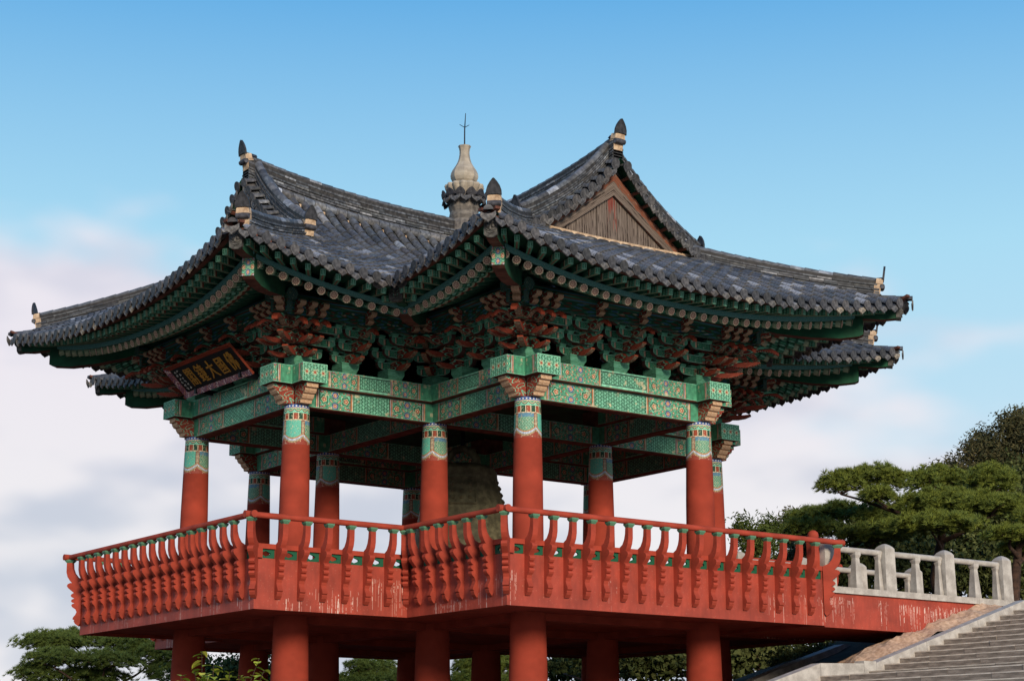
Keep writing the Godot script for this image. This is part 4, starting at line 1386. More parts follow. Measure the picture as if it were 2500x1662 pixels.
func corner_rafter(t: Transform3D, sg: int):
	# timbers on the diagonal: x runs along it in units of the overhang e, scaled by sqrt 2
	var r2 := sqrt(2.0)
	var fx := frame(t * Vector3(B, 0, sg * A), t.basis * Vector3(1, 0, sg), Vector3.UP)
	var lo := PackedVector2Array()
	for q in [[-0.8, 11.36], [0.0, 11.08], [0.7, 10.78], [1.2, 10.58], [1.7, 10.47], [2.1, 10.43], [2.38, 10.46], [2.44, 10.50], [2.44, 10.83], [1.2, 11.12], [-0.8, 11.75]]:
		lo.append(Vector2(q[0] * r2, q[1]))
	var a := MB.new(); var b := MB.new(); var f := MB.new()
	a.prism(lo, -0.115, 0.115, fx, true, false, Rect2(-1, 10.4, 4.6, 1.4))
	b.prism(lo, -0.114, 0.114, fx, false, true)
	var xe := 2.444 * r2
	f.quad(fx * Vector3(xe, 10.50, 0.115), fx * Vector3(xe, 10.50, -0.115), fx * Vector3(xe, 10.83, -0.115), fx * Vector3(xe, 10.83, 0.115))
	var m := a.mesh(M.dark_green); b.mesh(M.timber_brown, m); f.mesh(M.boss, m)
	var hip := part(pav, "corner_rafter", m)
	var up := PackedVector2Array()
	for q in [[0.6, 11.12], [1.6, 10.96], [2.40, 10.84], [2.75, 10.80], [2.98, 10.82], [2.98, 11.12], [2.2, 11.17], [0.6, 11.55]]:
		up.append(Vector2(q[0] * r2, q[1]))
	var c := MB.new(); var d := MB.new()
	c.prism(up, -0.10, 0.10, fx, true, false, Rect2(0.5, 10.7, 4, 0.9))
	d.prism(up, -0.099, 0.099, fx, false, true)
	var m2 := c.mesh(M.dark_green); d.mesh(M.timber_brown, m2)
	part(hip, "upper_corner_rafter", m2)
	if not T.has("mask"): T.mask = mask_mesh()
	part(hip, "mask_tile", T.mask, fx * Transform3D(Basis(Vector3(0, 0, 1), -0.12), Vector3(3.0 * r2, 10.955, 0)))

func valley_rafter(t: Transform3D):
	var r2 := sqrt(2.0)
	var fx := frame(t * Vector3(A, 0, A), t.basis * Vector3(1, 0, 1), Vector3.UP)
	var lo := PackedVector2Array()
	for q in [[-0.6, 11.30], [0.4, 10.85], [1.0, 10.55], [1.5, 10.36], [1.9, 10.30], [2.10, 10.34], [2.12, 10.38], [2.12, 10.62], [1.0, 11.0], [-0.6, 11.6]]:
		lo.append(Vector2(q[0] * r2, q[1]))
	var a := MB.new(); var b := MB.new(); var f := MB.new()
	a.prism(lo, -0.115, 0.115, fx, true, false, Rect2(-1, 10.3, 4.6, 1.4))
	b.prism(lo, -0.114, 0.114, fx, false, true)
	var xe := 2.124 * r2
	f.quad(fx * Vector3(xe, 10.38, 0.115), fx * Vector3(xe, 10.38, -0.115), fx * Vector3(xe, 10.62, -0.115), fx * Vector3(xe, 10.62, 0.115))
	var m := a.mesh(M.dark_green); b.mesh(M.timber_brown, m); f.mesh(M.boss, m)
	var o := part(pav, "valley_rafter", m)
	var c := MB.new()
	c.box(fx * Transform3D(Basis(), Vector3(2.2 * r2, 10.60, 0)), Vector3(1.35, 0.20, 0.18))
	part(o, "upper_valley_rafter", c.mesh(M.dark_green))
	part(o, "mask_tile", T.mask, fx * Transform3D(Basis.from_scale(Vector3(1, 0.8, 1.1)), Vector3(2.70 * r2, 10.56, 0)))

# ---------------------------------------------------------------- roof
func h_roof(t: float) -> float:
	return 13.65 - 0.40 * t - 0.96 * (1.0 - exp(-t / 1.15))

func surf(x: float, t: float) -> float:
	var w := clampf(t / 5.3, 0.0, 1.0)
	return h_roof(t) + (1.0 - w) * 0.48 * pow(maxf(x, 0.0) / 5.7, 2.5) + w * lift(maxf(x - 3.2, 0.0))

func surf_end(x: float, z: float) -> float:
	var t := x - B + A
	var w := clampf(t / 5.3, 0.0, 1.0)
	return h_roof(t) + (1.0 - w) * 0.48 * pow((t + 3.276) / 5.7, 2.5) + w * lift(absf(z))

func tile_tone() -> Color:
	var q := rng.randf()
	var b := rng.randf_range(0.085, 0.155)
	if q < 0.08: b = rng.randf_range(0.25, 0.36)
	elif q < 0.22: b = rng.randf_range(0.07, 0.11)
	var wm := rng.randf_range(-1, 1)
	return Color(b * (0.96 + 0.06 * wm), b * 1.0, b * (1.04 - 0.08 * wm))

func add_cover(mb: MB, a: Vector3, b: Vector3, up: Vector3, ra: float, rb: float):
	# half-round tile from a (upper) to b (lower)
	var d := (b - a).normalized()
	var s := d.cross(up).normalized()
	var u := s.cross(d).normalized()
	var n := 6
	for k in n:
		var a0 := PI * k / n; var a1 := PI * (k + 1) / n
		var d0 := s * cos(a0) + u * sin(a0); var d1 := s * cos(a1) + u * sin(a1)
		mb.squad(b + d0 * rb, b + d1 * rb, a + d1 * ra, a + d0 * ra, d0, d1, d1, d0)
		mb.ftri(b, b + d1 * rb, b + d0 * rb)

func heart_mesh(tone: Color) -> ArrayMesh:
	var mb := MB.new()
	mb.col = tone
	var p := PackedVector2Array([Vector2(-0.118, 0.03), Vector2(-0.122, -0.03), Vector2(-0.105, -0.072), Vector2(-0.062, -0.108), Vector2(-0.022, -0.130), Vector2(0, -0.150), Vector2(0.022, -0.130), Vector2(0.062, -0.108), Vector2(0.105, -0.072), Vector2(0.122, -0.03), Vector2(0.118, 0.03), Vector2(0.06, -0.005), Vector2(0, -0.016), Vector2(-0.06, -0.005)])
	var xf := Transform3D(Basis(Vector3(0, 0, -1), Vector3.UP, Vector3(1, 0, 0)), Vector3.ZERO)
	mb.prism(p, -0.012, 0.012, xf)
	# raised rim and a worn flower in the middle
	mb.col = tone * 1.18
	var rim := []
	for i in p.size() - 3: rim.append(xf * Vector3(p[i].x * 0.86, p[i].y * 0.86 - 0.006, 0.012))
	var rr := []
	for q in rim: rr.append(0.008)
	mb.tube(rim, rr, 5, false, false)
	mb.lathe([Vector2(0.034, 0), Vector2(0.026, 0.010), Vector2(0.0, 0.014)], 8, Transform3D(Basis(Vector3(0, 1, 0), Vector3(1, 0, 0), Vector3(0, 0, -1)), Vector3(0.011, -0.07, 0)))
	return mb.mesh(M.tile)

func disc_mesh(tone: Color) -> ArrayMesh:
	var mb := MB.new()
	mb.col = tone
	var p := PackedVector2Array()
	for k in 14:
		var an := TAU * k / 14
		p.append(Vector2(0.095 * cos(an), 0.105 * sin(an) + 0.004 - (0.02 if sin(an) < -0.9 else 0.0)))
	mb.prism(p, -0.012, 0.010, Transform3D(Basis(Vector3(0, 0, -1), Vector3.UP, Vector3(1, 0, 0)), Vector3.ZERO))
	return mb.mesh(M.tile)

func pile(mb: MB, pts: Array, halfw: float, layers: int, lh: float, cover_r: float):
	# courses of thin flat tiles along a path, a row of half-round tiles on top
	for i in pts.size() - 1:
		var a: Vector3 = pts[i]; var b: Vector3 = pts[i + 1]
		var d := b - a; d.y = 0
		var s := d.normalized().cross(Vector3.UP)
		mb.col = Color(0.05, 0.045, 0.04)
		var core := layers * lh
		var hw := halfw - 0.03
		var U := Vector3.UP * core
		mb.hexa([a - s * hw, a + s * hw, b + s * hw, b - s * hw, a - s * hw + U, a + s * hw + U, b + s * hw + U, b - s * hw + U])
	var run := b_len(pts)
	for l in layers:
		var pos := -rng.randf() * 0.3
		var w := halfw * (1.0 - 0.25 * l / maxf(layers - 1, 1)) + (0.012 if l % 2 == 0 else -0.004)
		while pos < run:
			var ln := rng.randf_range(0.27, 0.36)
			var p0 := clampf(pos + 0.005, 0, run); var p1 := clampf(pos + ln - 0.005, 0, run)
			pos += ln
			if p1 - p0 < 0.03: continue
			var a := along(pts, p0); var b := along(pts, p1)
			var d := b - a; d.y = 0
			var s := d.normalized().cross(Vector3.UP) * (w + rng.randf_range(-0.006, 0.006))
			var y0 := Vector3.UP * (lh * l + rng.randf_range(0.0, 0.004)); var y1 := y0 + Vector3.UP * lh * 0.66
			mb.col = tile_tone() * rng.randf_range(0.8, 1.25)
			mb.hexa([a - s + y0, a + s + y0, b + s + y0, b - s + y0, a - s + y1, a + s + y1, b + s + y1, b - s + y1])
	var pos2 := 0.0
	while pos2 < run - 0.05:
		var a := along(pts, pos2); var b := along(pts, minf(pos2 + 0.31, run))
		var y := Vector3.UP * (layers * lh)
		mb.col = tile_tone() * 1.15
		add_cover(mb, b + y, a + y + Vector3.UP * 0.008, Vector3.UP, cover_r, cover_r * 1.06)
		pos2 += 0.30

func b_len(pts: Array) -> float:
	var r := 0.0
	for i in pts.size() - 1: r += pts[i].distance_to(pts[i + 1])
	return r

func along(pts: Array, q: float) -> Vector3:
	for i in pts.size() - 1:
		var l: float = pts[i].distance_to(pts[i + 1])
		if q <= l or i == pts.size() - 2: return pts[i].lerp(pts[i + 1], clampf(q / l, 0, 1))
		q -= l
	return pts[-1]

func ridge_end(p: Vector3, dir: Vector3, sc: float, lean: float):
	# pointed end tile standing on a bed of lime plaster over two tile ends; dir = where it faces
	if not T.has("ridge_end"):
		var mb := MB.new()
		mb.col = Color(0.045, 0.045, 0.05)
		var q := PackedVector2Array([Vector2(-0.15, 0.0), Vector2(-0.145, 0.10), Vector2(-0.115, 0.19), Vector2(-0.065, 0.27), Vector2(-0.02, 0.325), Vector2(0, 0.335), Vector2(0.02, 0.325), Vector2(0.065, 0.27), Vector2(0.115, 0.19), Vector2(0.145, 0.10), Vector2(0.15, 0.0), Vector2(0.08, 0.025), Vector2(-0.08, 0.025)])
		mb.prism(q, -0.02, 0.025, Transform3D(Basis(Vector3(0, 0, -1), Vector3.UP, Vector3(1, 0, 0)), Vector3.ZERO))
		# low hood running back over the ridge
		mb.hexa([Vector3(-0.30, -0.06, -0.09), Vector3(-0.30, -0.06, 0.09), Vector3(0, -0.02, 0.12), Vector3(0, -0.02, -0.12), Vector3(-0.30, 0.0, -0.05), Vector3(-0.30, 0.0, 0.05), Vector3(0, 0.07, 0.06), Vector3(0, 0.07, -0.06)])
		mb.col = Color(0.09, 0.09, 0.10)
		mb.tube([Vector3(0.0, -0.15, -0.13), Vector3(0.0, -0.145, 0), Vector3(0.0, -0.15, 0.13)], [0.055, 0.06, 0.055], 10)
		T.ridge_end = mb.mesh(M.tile)
		var pl := MB.new()
		pl.box(Transform3D(Basis(), Vector3(-0.07, -0.045, 0)), Vector3(0.16, 0.12, 0.27), 0.9)
		pl.box(Transform3D(Basis(), Vector3(-0.10, -0.22, 0.0)), Vector3(0.14, 0.22, 0.23), 1.1)
		T.ridge_plaster = pl.mesh(M.plaster)
	var fx := frame(p, dir, Vector3.UP)
	var o := part(roof, "ridge_end_tile", T.ridge_end, fx * Transform3D(Basis(Vector3(0, 0, 1), lean).scaled(Vector3.ONE * sc), Vector3.ZERO))
	part(o, "plaster_bed", T.ridge_plaster)

func build_roof():
	# unit tiles for the pieces that are placed one by one
	var unit := []
	for k in 6:
		var mb := MB.new(); mb.col = tile_tone()
		add_cover(mb, Vector3(0, 0, 0), Vector3(1, 0.014, 0), Vector3.UP, 0.086, 0.097)
		unit.append(mb.mesh(M.tile))
	var hearts := []
	for tone in [Color(0.125, 0.12, 0.115), Color(0.16, 0.155, 0.145), Color(0.10, 0.10, 0.105), Color(0.19, 0.18, 0.165), Color(0.13, 0.13, 0.135), Color(0.115, 0.105, 0.095), Color(0.15, 0.15, 0.15), Color(0.36, 0.31, 0.24)]:
		hearts.append(heart_mesh(tone))
	var discs := []
	for tone in [Color(0.075, 0.075, 0.08), Color(0.10, 0.10, 0.105), Color(0.06, 0.06, 0.062), Color(0.13, 0.125, 0.12)]:
		discs.append(disc_mesh(tone))
	var rest := MB.new()        # tiles that are not placed one by one
	var pans := MB.new()        # hollow tiles between the rows of half-round ones
	var verge := MB.new()
	var plaster := MB.new()
	var roof_o := MeshInstance3D.new()
	roof_o.name = "roof"
	pav.add_child(roof_o)
	roof = roof_o
	var singles := 0
	var beyond := []         # end tiles on the far gables, out of sight
	var pitch := 0.30
	for k in 4:
		var t := arm(k)
		var cols := []    # [side, coordinate, top, bottom, ends at the eave]
		for j in 29:
			var x := 0.15 + pitch * j
			var top := 0.16 if x < 5.30 else x - B + A + 0.16
			var to_eave := x > A + 3.02
			var bot := (A + e_tile(x - 3.2)) if to_eave else x - 0.03
			if x > B + 3.12: continue
			for sg in [-1, 1]:
				if bot - top > 0.22: cols.append([sg, x, top, bot, to_eave])
		for j in range(-18, 18):
			var z := pitch * (j + 0.5)
			var top := maxf(GAB + 0.06, absf(z) + B - A + 0.16)
			var bot := B + e_tile(z)
			if bot - top > 0.12 and absf(z) < A + 3.12: cols.append([0, z, top, bot, true])
		for c in cols:
			var side: int = c[0]; var s: float = c[1]; var top: float = c[2]; var bot: float = c[3]
			var n := maxi(1, roundi((bot - top) / 0.27))
			for i in n:
				# courses counted from the eave upwards
				var q1 := bot - (bot - top) * i / n; var q0 := bot - (bot - top) * (i + 1) / n
				var a := roof_pt(side, s, q0); var b := roof_pt(side, s, q1)
				var d := b - a
				var up := Vector3.UP
				var aa := a + Vector3.UP * 0.018; var bb := b + Vector3.UP * 0.018
				var big := (k == 0 and side == 0 and i < 5) or (k == 1 and side == -1 and i < 4 and s > 2.0)
				if big and singles < 300:
					singles += 1
					var fx := frame(t * aa, t.basis * d, up)
					fx.basis.x *= d.length()
					part(roof, "cover_tile", unit[rng.randi() % 6], fx)
				else:
					rest.col = tile_tone()
					add_cover(rest, t * aa, t * (bb + Vector3.UP * 0.014), up, 0.086, 0.097)
				# hollow tile on the side towards larger coordinates
				var w := pitch * 0.5
				var lat := Vector3(0, 0, 1) if side == 0 else Vector3(1, 0, 0)
				pans.col = tile_tone() * 0.9
				var sd := pans_side(side)
				var l0 := roof_pt(side, s + w * 0.0, q0); var m0 := roof_pt(side, s + w, q0) - Vector3.UP * 0.045; var r0 := roof_pt(side, s + 2 * w, q0)
				var l1 := roof_pt(side, s, q1) + Vector3.UP * 0.016; var m1 := roof_pt(side, s + w, q1) - Vector3.UP * 0.029; var r1 := roof_pt(side, s + 2 * w, q1) + Vector3.UP * 0.016
				quad_up(pans, t * l0, t * m0, t * m1, t * l1)
				quad_up(pans, t * m0, t * r0, t * r1, t * m1)
				var dn := Vector3.DOWN * 0.03
				pans.quad(t * l1, t * m1, t * (m1 + dn), t * (l1 + dn)); pans.quad(t * m1, t * r1, t * (r1 + dn), t * (m1 + dn))
			# lowest tiles: round end and the heart-shaped one beside it
			var pe := roof_pt(side, s, bot); var pu := roof_pt(side, s, bot - 0.2)
			var out := t.basis * ((pe - pu) * Vector3(1, 0, 1)).normalized()
			if c[4]:
				var fx := frame(t * (pe + Vector3.UP * 0.022) + out * 0.035, out, Vector3.UP)
				part(roof, "round_end_tile", discs[rng.randi() % 4], fx * Transform3D(Basis(Vector3(0, 0, 1), rng.randf_range(-0.05, 0.08)), Vector3.ZERO))
				var s2 := s + pitch * 0.5
				var lim := (A + 3.12) if side == 0 else (B + 3.12)
				if s2 < lim:
					var hb: float = (B + e_tile(s2)) if side == 0 else (A + e_tile(s2 - 3.2))
					var hp := roof_pt(side, s2, hb)
					var hx := frame(t * (hp + Vector3.UP * -0.016), out, Vector3.UP)
					var hk := rng.randi() % 7
					if rng.randf() < 0.07: hk = 7
					part(roof, "heart_end_tile", hearts[hk], hx * Transform3D(Basis(Vector3(1, 0, 0), rng.randf_range(-0.08, 0.08)) * Basis(Vector3(0, 0, 1), rng.randf_range(0.06, 0.22)), Vector3.ZERO))
			else:
				# plastered tile end in the valley
				plaster.lathe([Vector2(0.082, 0.0), Vector2(0.07, 0.012), Vector2(0.0, 0.018)], 10, Transform3D(Basis(Vector3.UP.cross(out), out, Vector3.UP) , t * (pe + Vector3.UP * 0.035)))
		# valley gutter
		for i in 18:
			var q0 := 0.2 + 5.05 * i / 18.0; var q1 := 0.2 + 5.05 * (i + 1) / 18.0
			var y0 := surf(q0, q0) - 0.03; var y1 := surf(q1, q1) - 0.03
			pans.col = tile_tone()
			quad_up(pans, t * Vector3(q0 + 0.12, y0 + 0.03, q0 - 0.12), t * Vector3(q0 - 0.12, y0 + 0.03, q0 + 0.12), t * Vector3(q1 - 0.12, y1 + 0.04, q1 + 0.12), t * Vector3(q1 + 0.12, y1 + 0.04, q1 - 0.12))
		var vv := surf(5.22, 5.22)
		for q in [-1, 0, 1]:
			var hx := frame(t * Vector3(5.24 + 0.16 * q * signf(q) * 0.0 + 0.08 * (1 - absi(q)) , vv - 0.0, 5.24 + 0.08 * (1 - absi(q))) + t.basis * Vector3(0.15 * q, 0, -0.15 * q), t.basis * Vector3(1, 0, 1), Vector3.UP)
			if q != 0: part(roof, "heart_end_tile", hearts[(k + q + 4) % 7], hx)
		# main ridge
		var pts := []
		for i in 19:
			var x := 0.25 + (5.66 - 0.25) * i / 18.0
			pts.append(t * Vector3(x, surf(x, 0) - 0.12, 0))
		var rm := MB.new()
		pile(rm, pts, 0.155, 8, 0.062, 0.095)
		for sg in [-1, 1]:
			for i in 18:
				var x0 := 0.3 + 4.9 * i / 18.0; var x1 := 0.3 + 4.9 * (i + 1) / 18.0
				rm.col = tile_tone() * 1.75
				add_cover(rm, t * Vector3(x0, surf(x0, 0.20) + 0.07, sg * 0.20), t * Vector3(x1 - 0.012, surf(x1, 0.20) + 0.075, sg * 0.20), Vector3(0, 0.6, 0.8 * sg).rotated(Vector3.UP, -PI / 2 * k), 0.10, 0.104)
				if rng.randf() < 0.4: plaster.box(t * Transform3D(Basis(), Vector3((x0 + x1) / 2, surf((x0 + x1) / 2, 0.24) - 0.03, sg * 0.235)), Vector3(x1 - x0, 0.06, 0.07))
		part(roof, "main_ridge", rm.mesh(M.tile))
		ridge_end(t * Vector3(5.74, surf(5.7, 0) + 0.43, 0), t.basis * Vector3.RIGHT, 1.0, -0.15)
		for sg in [-1, 1]:
			# ridge down the edge of the gable
			var g := MB.new(); var gp := []
			for i in 14:
				var q := 0.10 + 2.25 * i / 13.0
				gp.append(t * Vector3(5.42, surf(5.42, q) - 0.02 + 0.05 * pow(i / 13.0, 3.0), sg * q))
			pile(g, gp, 0.115, 8, 0.055, 0.09)
			# second row of half-round tiles on its inner side
			for i in 13:
				g.col = tile_tone() * 1.25
				var q0 := 0.22 + 2.0 * i / 13.0; var q1 := 0.22 + 2.0 * (i + 1) / 13.0
				add_cover(g, t * Vector3(5.22, surf(5.22, q0) + 0.27, sg * q0), t * Vector3(5.22, surf(5.22, q1) + 0.275, sg * q1), Vector3.UP, 0.095, 0.10)
			part(roof, "gable_ridge", g.mesh(M.tile))
			ridge_end(t * Vector3(5.40, surf(5.40, 2.42) + 0.46, sg * 2.42), t.basis * Vector3(0, 0, sg), 0.95, -0.1)
			# hip ridge to the corner
			var hpile := MB.new(); var hp := []
			for i in 13:
				var e := -0.02 + 2.72 * i / 12.0
				hp.append(t * Vector3(B + e, surf_end(B + e, A + e) - 0.03 + 0.05 * pow(i / 12.0, 4.0), sg * (A + e)))
			pile(hpile, hp, 0.13, 6, 0.052, 0.085)
			part(roof, "hip_ridge", hpile.mesh(M.tile))
			ridge_end(t * Vector3(B + 2.76, surf_end(B + 2.74, A + 2.74) + 0.37, sg * (A + 2.76)), t.basis * Vector3(1, 0, sg), 0.95, -0.15)
			# corner tiles
			var ce := e_tile(5.4) - 0.07
			var cx := frame(t * Vector3(B + ce, surf_end(B + ce, A + ce) - 0.0, sg * (A + ce)), t.basis * Vector3(1, 0, sg), Vector3.UP)
			part(roof, "heart_end_tile", hearts[3], cx * Transform3D(Basis.from_scale(Vector3(1, 1.1, 1.15)), Vector3(0.05, -0.02, 0)))
			add_cover_to(verge, cx * Vector3(-0.62, 0.10, 0.0), cx * Vector3(-0.28, 0.07, 0.0))
			add_cover_to(verge, cx * Vector3(-0.30, 0.07, 0.0), cx * Vector3(0.06, 0.045, 0.0))
			# tiles along the verge of the gable
			var nv := 11
			for i in 9:
				var qa := 0.05 + 2.25 * i / 9.0; var qb := 0.05 + 2.25 * (i + 1) / 9.0
				verge.col = tile_tone()
				quad_up(verge, t * Vector3(5.46, surf(5.6, qa) + 0.04, sg * qa), t * Vector3(5.76, surf(5.6, qa) - 0.05, sg * qa), t * Vector3(5.76, surf(5.6, qb) - 0.05, sg * qb), t * Vector3(5.46, surf(5.6, qb) + 0.04, sg * qb))
			for i in nv:
				var q := 0.16 + 2.05 * i / (nv - 1)
				var y := surf(5.6, q) + 0.04
				var pa := t * Vector3(5.46, y + 0.01, sg * q); var pb := t * Vector3(5.77, y - 0.07, sg * q)
				verge.col = tile_tone()
				add_cover(verge, pa, pb, Vector3.UP, 0.085, 0.10)
				place_end(beyond, k, "round_end_tile", discs[rng.randi() % 4], frame(pb, t.basis * Vector3(1, -0.25, 0), Vector3.UP) * Transform3D(Basis.from_scale(Vector3(1, 1.08, 1.12)), Vector3.ZERO))
				if i < nv - 1:
					var q2 := q + 1.02 / (nv - 1)
					var hb := t * Vector3(5.775, surf(5.6, q2) - 0.05, sg * q2)
					var hk := rng.randi() % 7
					place_end(beyond, k, "heart_end_tile", hearts[hk], frame(hb, t.basis * Vector3(1, -0.1, 0), Vector3.UP) * Transform3D(Basis(Vector3(1, 0, 0), sg * (0.25 + rng.randf_range(-0.08, 0.08))), Vector3.ZERO))
		gable(t, k, plaster)
	var st := part(roof, "cover_tiles_beyond", rest.mesh(M.tile))
	st.set_meta("kind", "stuff")
	part(roof, "verge_tiles", verge.mesh(M.tile))
	part(roof, "end_tiles_beyond", merged(beyond)).set_meta("kind", "stuff")
	part(roof, "lime_plaster", plaster.mesh(M.plaster))
	roof_o.mesh = pans.mesh(M.tile)
	finial(hearts)

func place_end(beyond: Array, k: int, called: String, mesh: Mesh, xf: Transform3D):
	if k < 2: part(roof, called, mesh, xf)
	else: beyond.append([called, mesh, xf])

func pans_side(side: int) -> float: return 1.0

func quad_up(mb: MB, a: Vector3, b: Vector3, c: Vector3, d: Vector3):
	if (c - a).cross(d - b).y < 0.0: mb.quad(d, c, b, a)
	else: mb.quad(a, b, c, d)

func add_cover_to(mb: MB, a: Vector3, b: Vector3):
	mb.col = tile_tone()
	add_cover(mb, a, b, Vector3.UP, 0.08, 0.088)

func roof_pt(side: int, s: float, q: float) -> Vector3:
	if side == 0: return Vector3(q, surf_end(q, s), s)
	return Vector3(s, surf(s, q), side * q)

func gable(t: Transform3D, k: int, plaster: MB):
	# upright planks
	var w := 0.27
	var g := part(roof, "gable", null)
	var bk := MB.new()
	var tri := PackedVector2Array([Vector2(-2.15, 12.05), Vector2(2.15, 12.05), Vector2(0.0, 13.75)])
	bk.prism(tri, -0.03, 0.0, t * Transform3D(Basis(Vector3(0, 0, -1), Vector3.UP, Vector3(1, 0, 0)), Vector3(GAB - 0.06, 0, 0)))
	g.mesh = bk.mesh(M.timber_brown)
	for i in range(-6, 7):
		var za := w * (i - 0.5) + 0.007; var zb := w * (i + 0.5) - 0.007
		var zs := [za, zb]
		var ys := []
		var zmid := (za + zb) / 2
		var poly := PackedVector2Array([Vector2(za, 12.02), Vector2(zb, 12.02)])
		poly.append(Vector2(zb, 13.55 - 0.74 * absf(zb)))
		if za < 0 and zb > 0: poly.append(Vector2(0, 13.55))
		poly.append(Vector2(za, 13.55 - 0.74 * absf(za)))
		if 13.55 - 0.74 * maxf(absf(za), absf(zb)) < 12.1: continue
		var mb := MB.new()
		var x := GAB - 0.03 + rng.randf_range(-0.006, 0.006)
		mb.prism(poly, -0.02, 0.012, t * Transform3D(Basis(Vector3(0, 0, -1), Vector3.UP, Vector3(1, 0, 0)), Vector3(x, 0, 0)), true, true, Rect2(za + (0.0 if i % 2 == 0 else -0.13), 12.0 - 0.13 * absi(i % 3), w, 1.7))
		part(g, "plank", mb.mesh(M.wood_red if i == 0 else M.wood))
	# barge boards
	for sg in [-1, 1]:
		var up := []; var lo := []
		for i in 10:
			var q := 0.0 + 2.2 * i / 9.0
			up.append(Vector2(sg * q, surf(5.6, q) - 0.13 - 0.28 * maxf(0.0, 0.6 - q)))
			lo.append(Vector2(sg * q, 13.30 - 0.70 * q))
		lo.reverse()
		var mb := MB.new()
		var fr := t * Transform3D(Basis(Vector3(0, 0, -1), Vector3.UP, Vector3(1, 0, 0)), Vector3(GAB + 0.03, 0, 0))
		# drawn in strips so that the grain follows the board
		for i in 9:
			var a: Vector2 = lo[9 - i]; var b: Vector2 = lo[8 - i]; var c: Vector2 = up[i + 1]; var d: Vector2 = up[i]
			var u0 := i / 9.0; var u1 := (i + 1) / 9.0
			var P := [fr * Vector3(-a.x, a.y, 0.03), fr * Vector3(-b.x, b.y, 0.03), fr * Vector3(-c.x, c.y, 0.03), fr * Vector3(-d.x, d.y, 0.03)]
			if sg < 0: mb.quad(P[0], P[1], P[2], P[3], Vector2(0, u0), Vector2(0, u1), Vector2(1, u1), Vector2(1, u0))
			else: mb.quad(P[1], P[0], P[3], P[2], Vector2(0, u1), Vector2(0, u0), Vector2(1, u0), Vector2(1, u1))
			var Q0 := fr * Vector3(-a.x, a.y, -0.02); var Q1 := fr * Vector3(-b.x, b.y, -0.02)
			if sg < 0: mb.quad(Q0, Q1, P[1], P[0])
			else: mb.quad(Q1, Q0, P[0], P[1])
		part(g, "barge_board", mb.mesh(M.wood_rake))
		# green boards and rafter stubs under the verge
		var sf := MB.new(); var stub := MB.new()
		for i in 9:
			var q0 := 2.25 * i / 9.0; var q1 := 2.25 * (i + 1) / 9.0
			var y0 := surf(5.6, q0) - 0.07; var y1 := surf(5.6, q1) - 0.07
			if sg < 0: sf.quad(t * Vector3(GAB, y0, sg * q0), t * Vector3(5.75, y0, sg * q0), t * Vector3(5.75, y1, sg * q1), t * Vector3(GAB, y1, sg * q1))
			else: sf.quad(t * Vector3(5.75, y0, sg * q0), t * Vector3(GAB, y0, sg * q0), t * Vector3(GAB, y1, sg * q1), t * Vector3(5.75, y1, sg * q1))
			if i > 0:
				var fx := frame(t * Vector3(5.60, (surf(5.6, q0) - 0.13), sg * q0), t.basis * Vector3(0, surf(5.6, q0 + 0.1) - surf(5.6, q0 - 0.1), sg * 0.2), Vector3.UP)
				stub.box(fx, Vector3(0.05, 0.07, 0.26))
		part(g, "verge_boards", stub.mesh(M.timber_brown, sf.mesh(M.dark_green)))
	# lime line along the foot
	for i in 16:
		var z := -2.0 + 4.0 * (i + 0.5) / 16.0
		var y := surf_end(GAB + 0.08, z) + 0.09
		plaster.box(t * Transform3D(Basis(Vector3(1, 0, 0), 0.0), Vector3(GAB + 0.09, y, z)), Vector3(0.12, 0.07, 0.25))

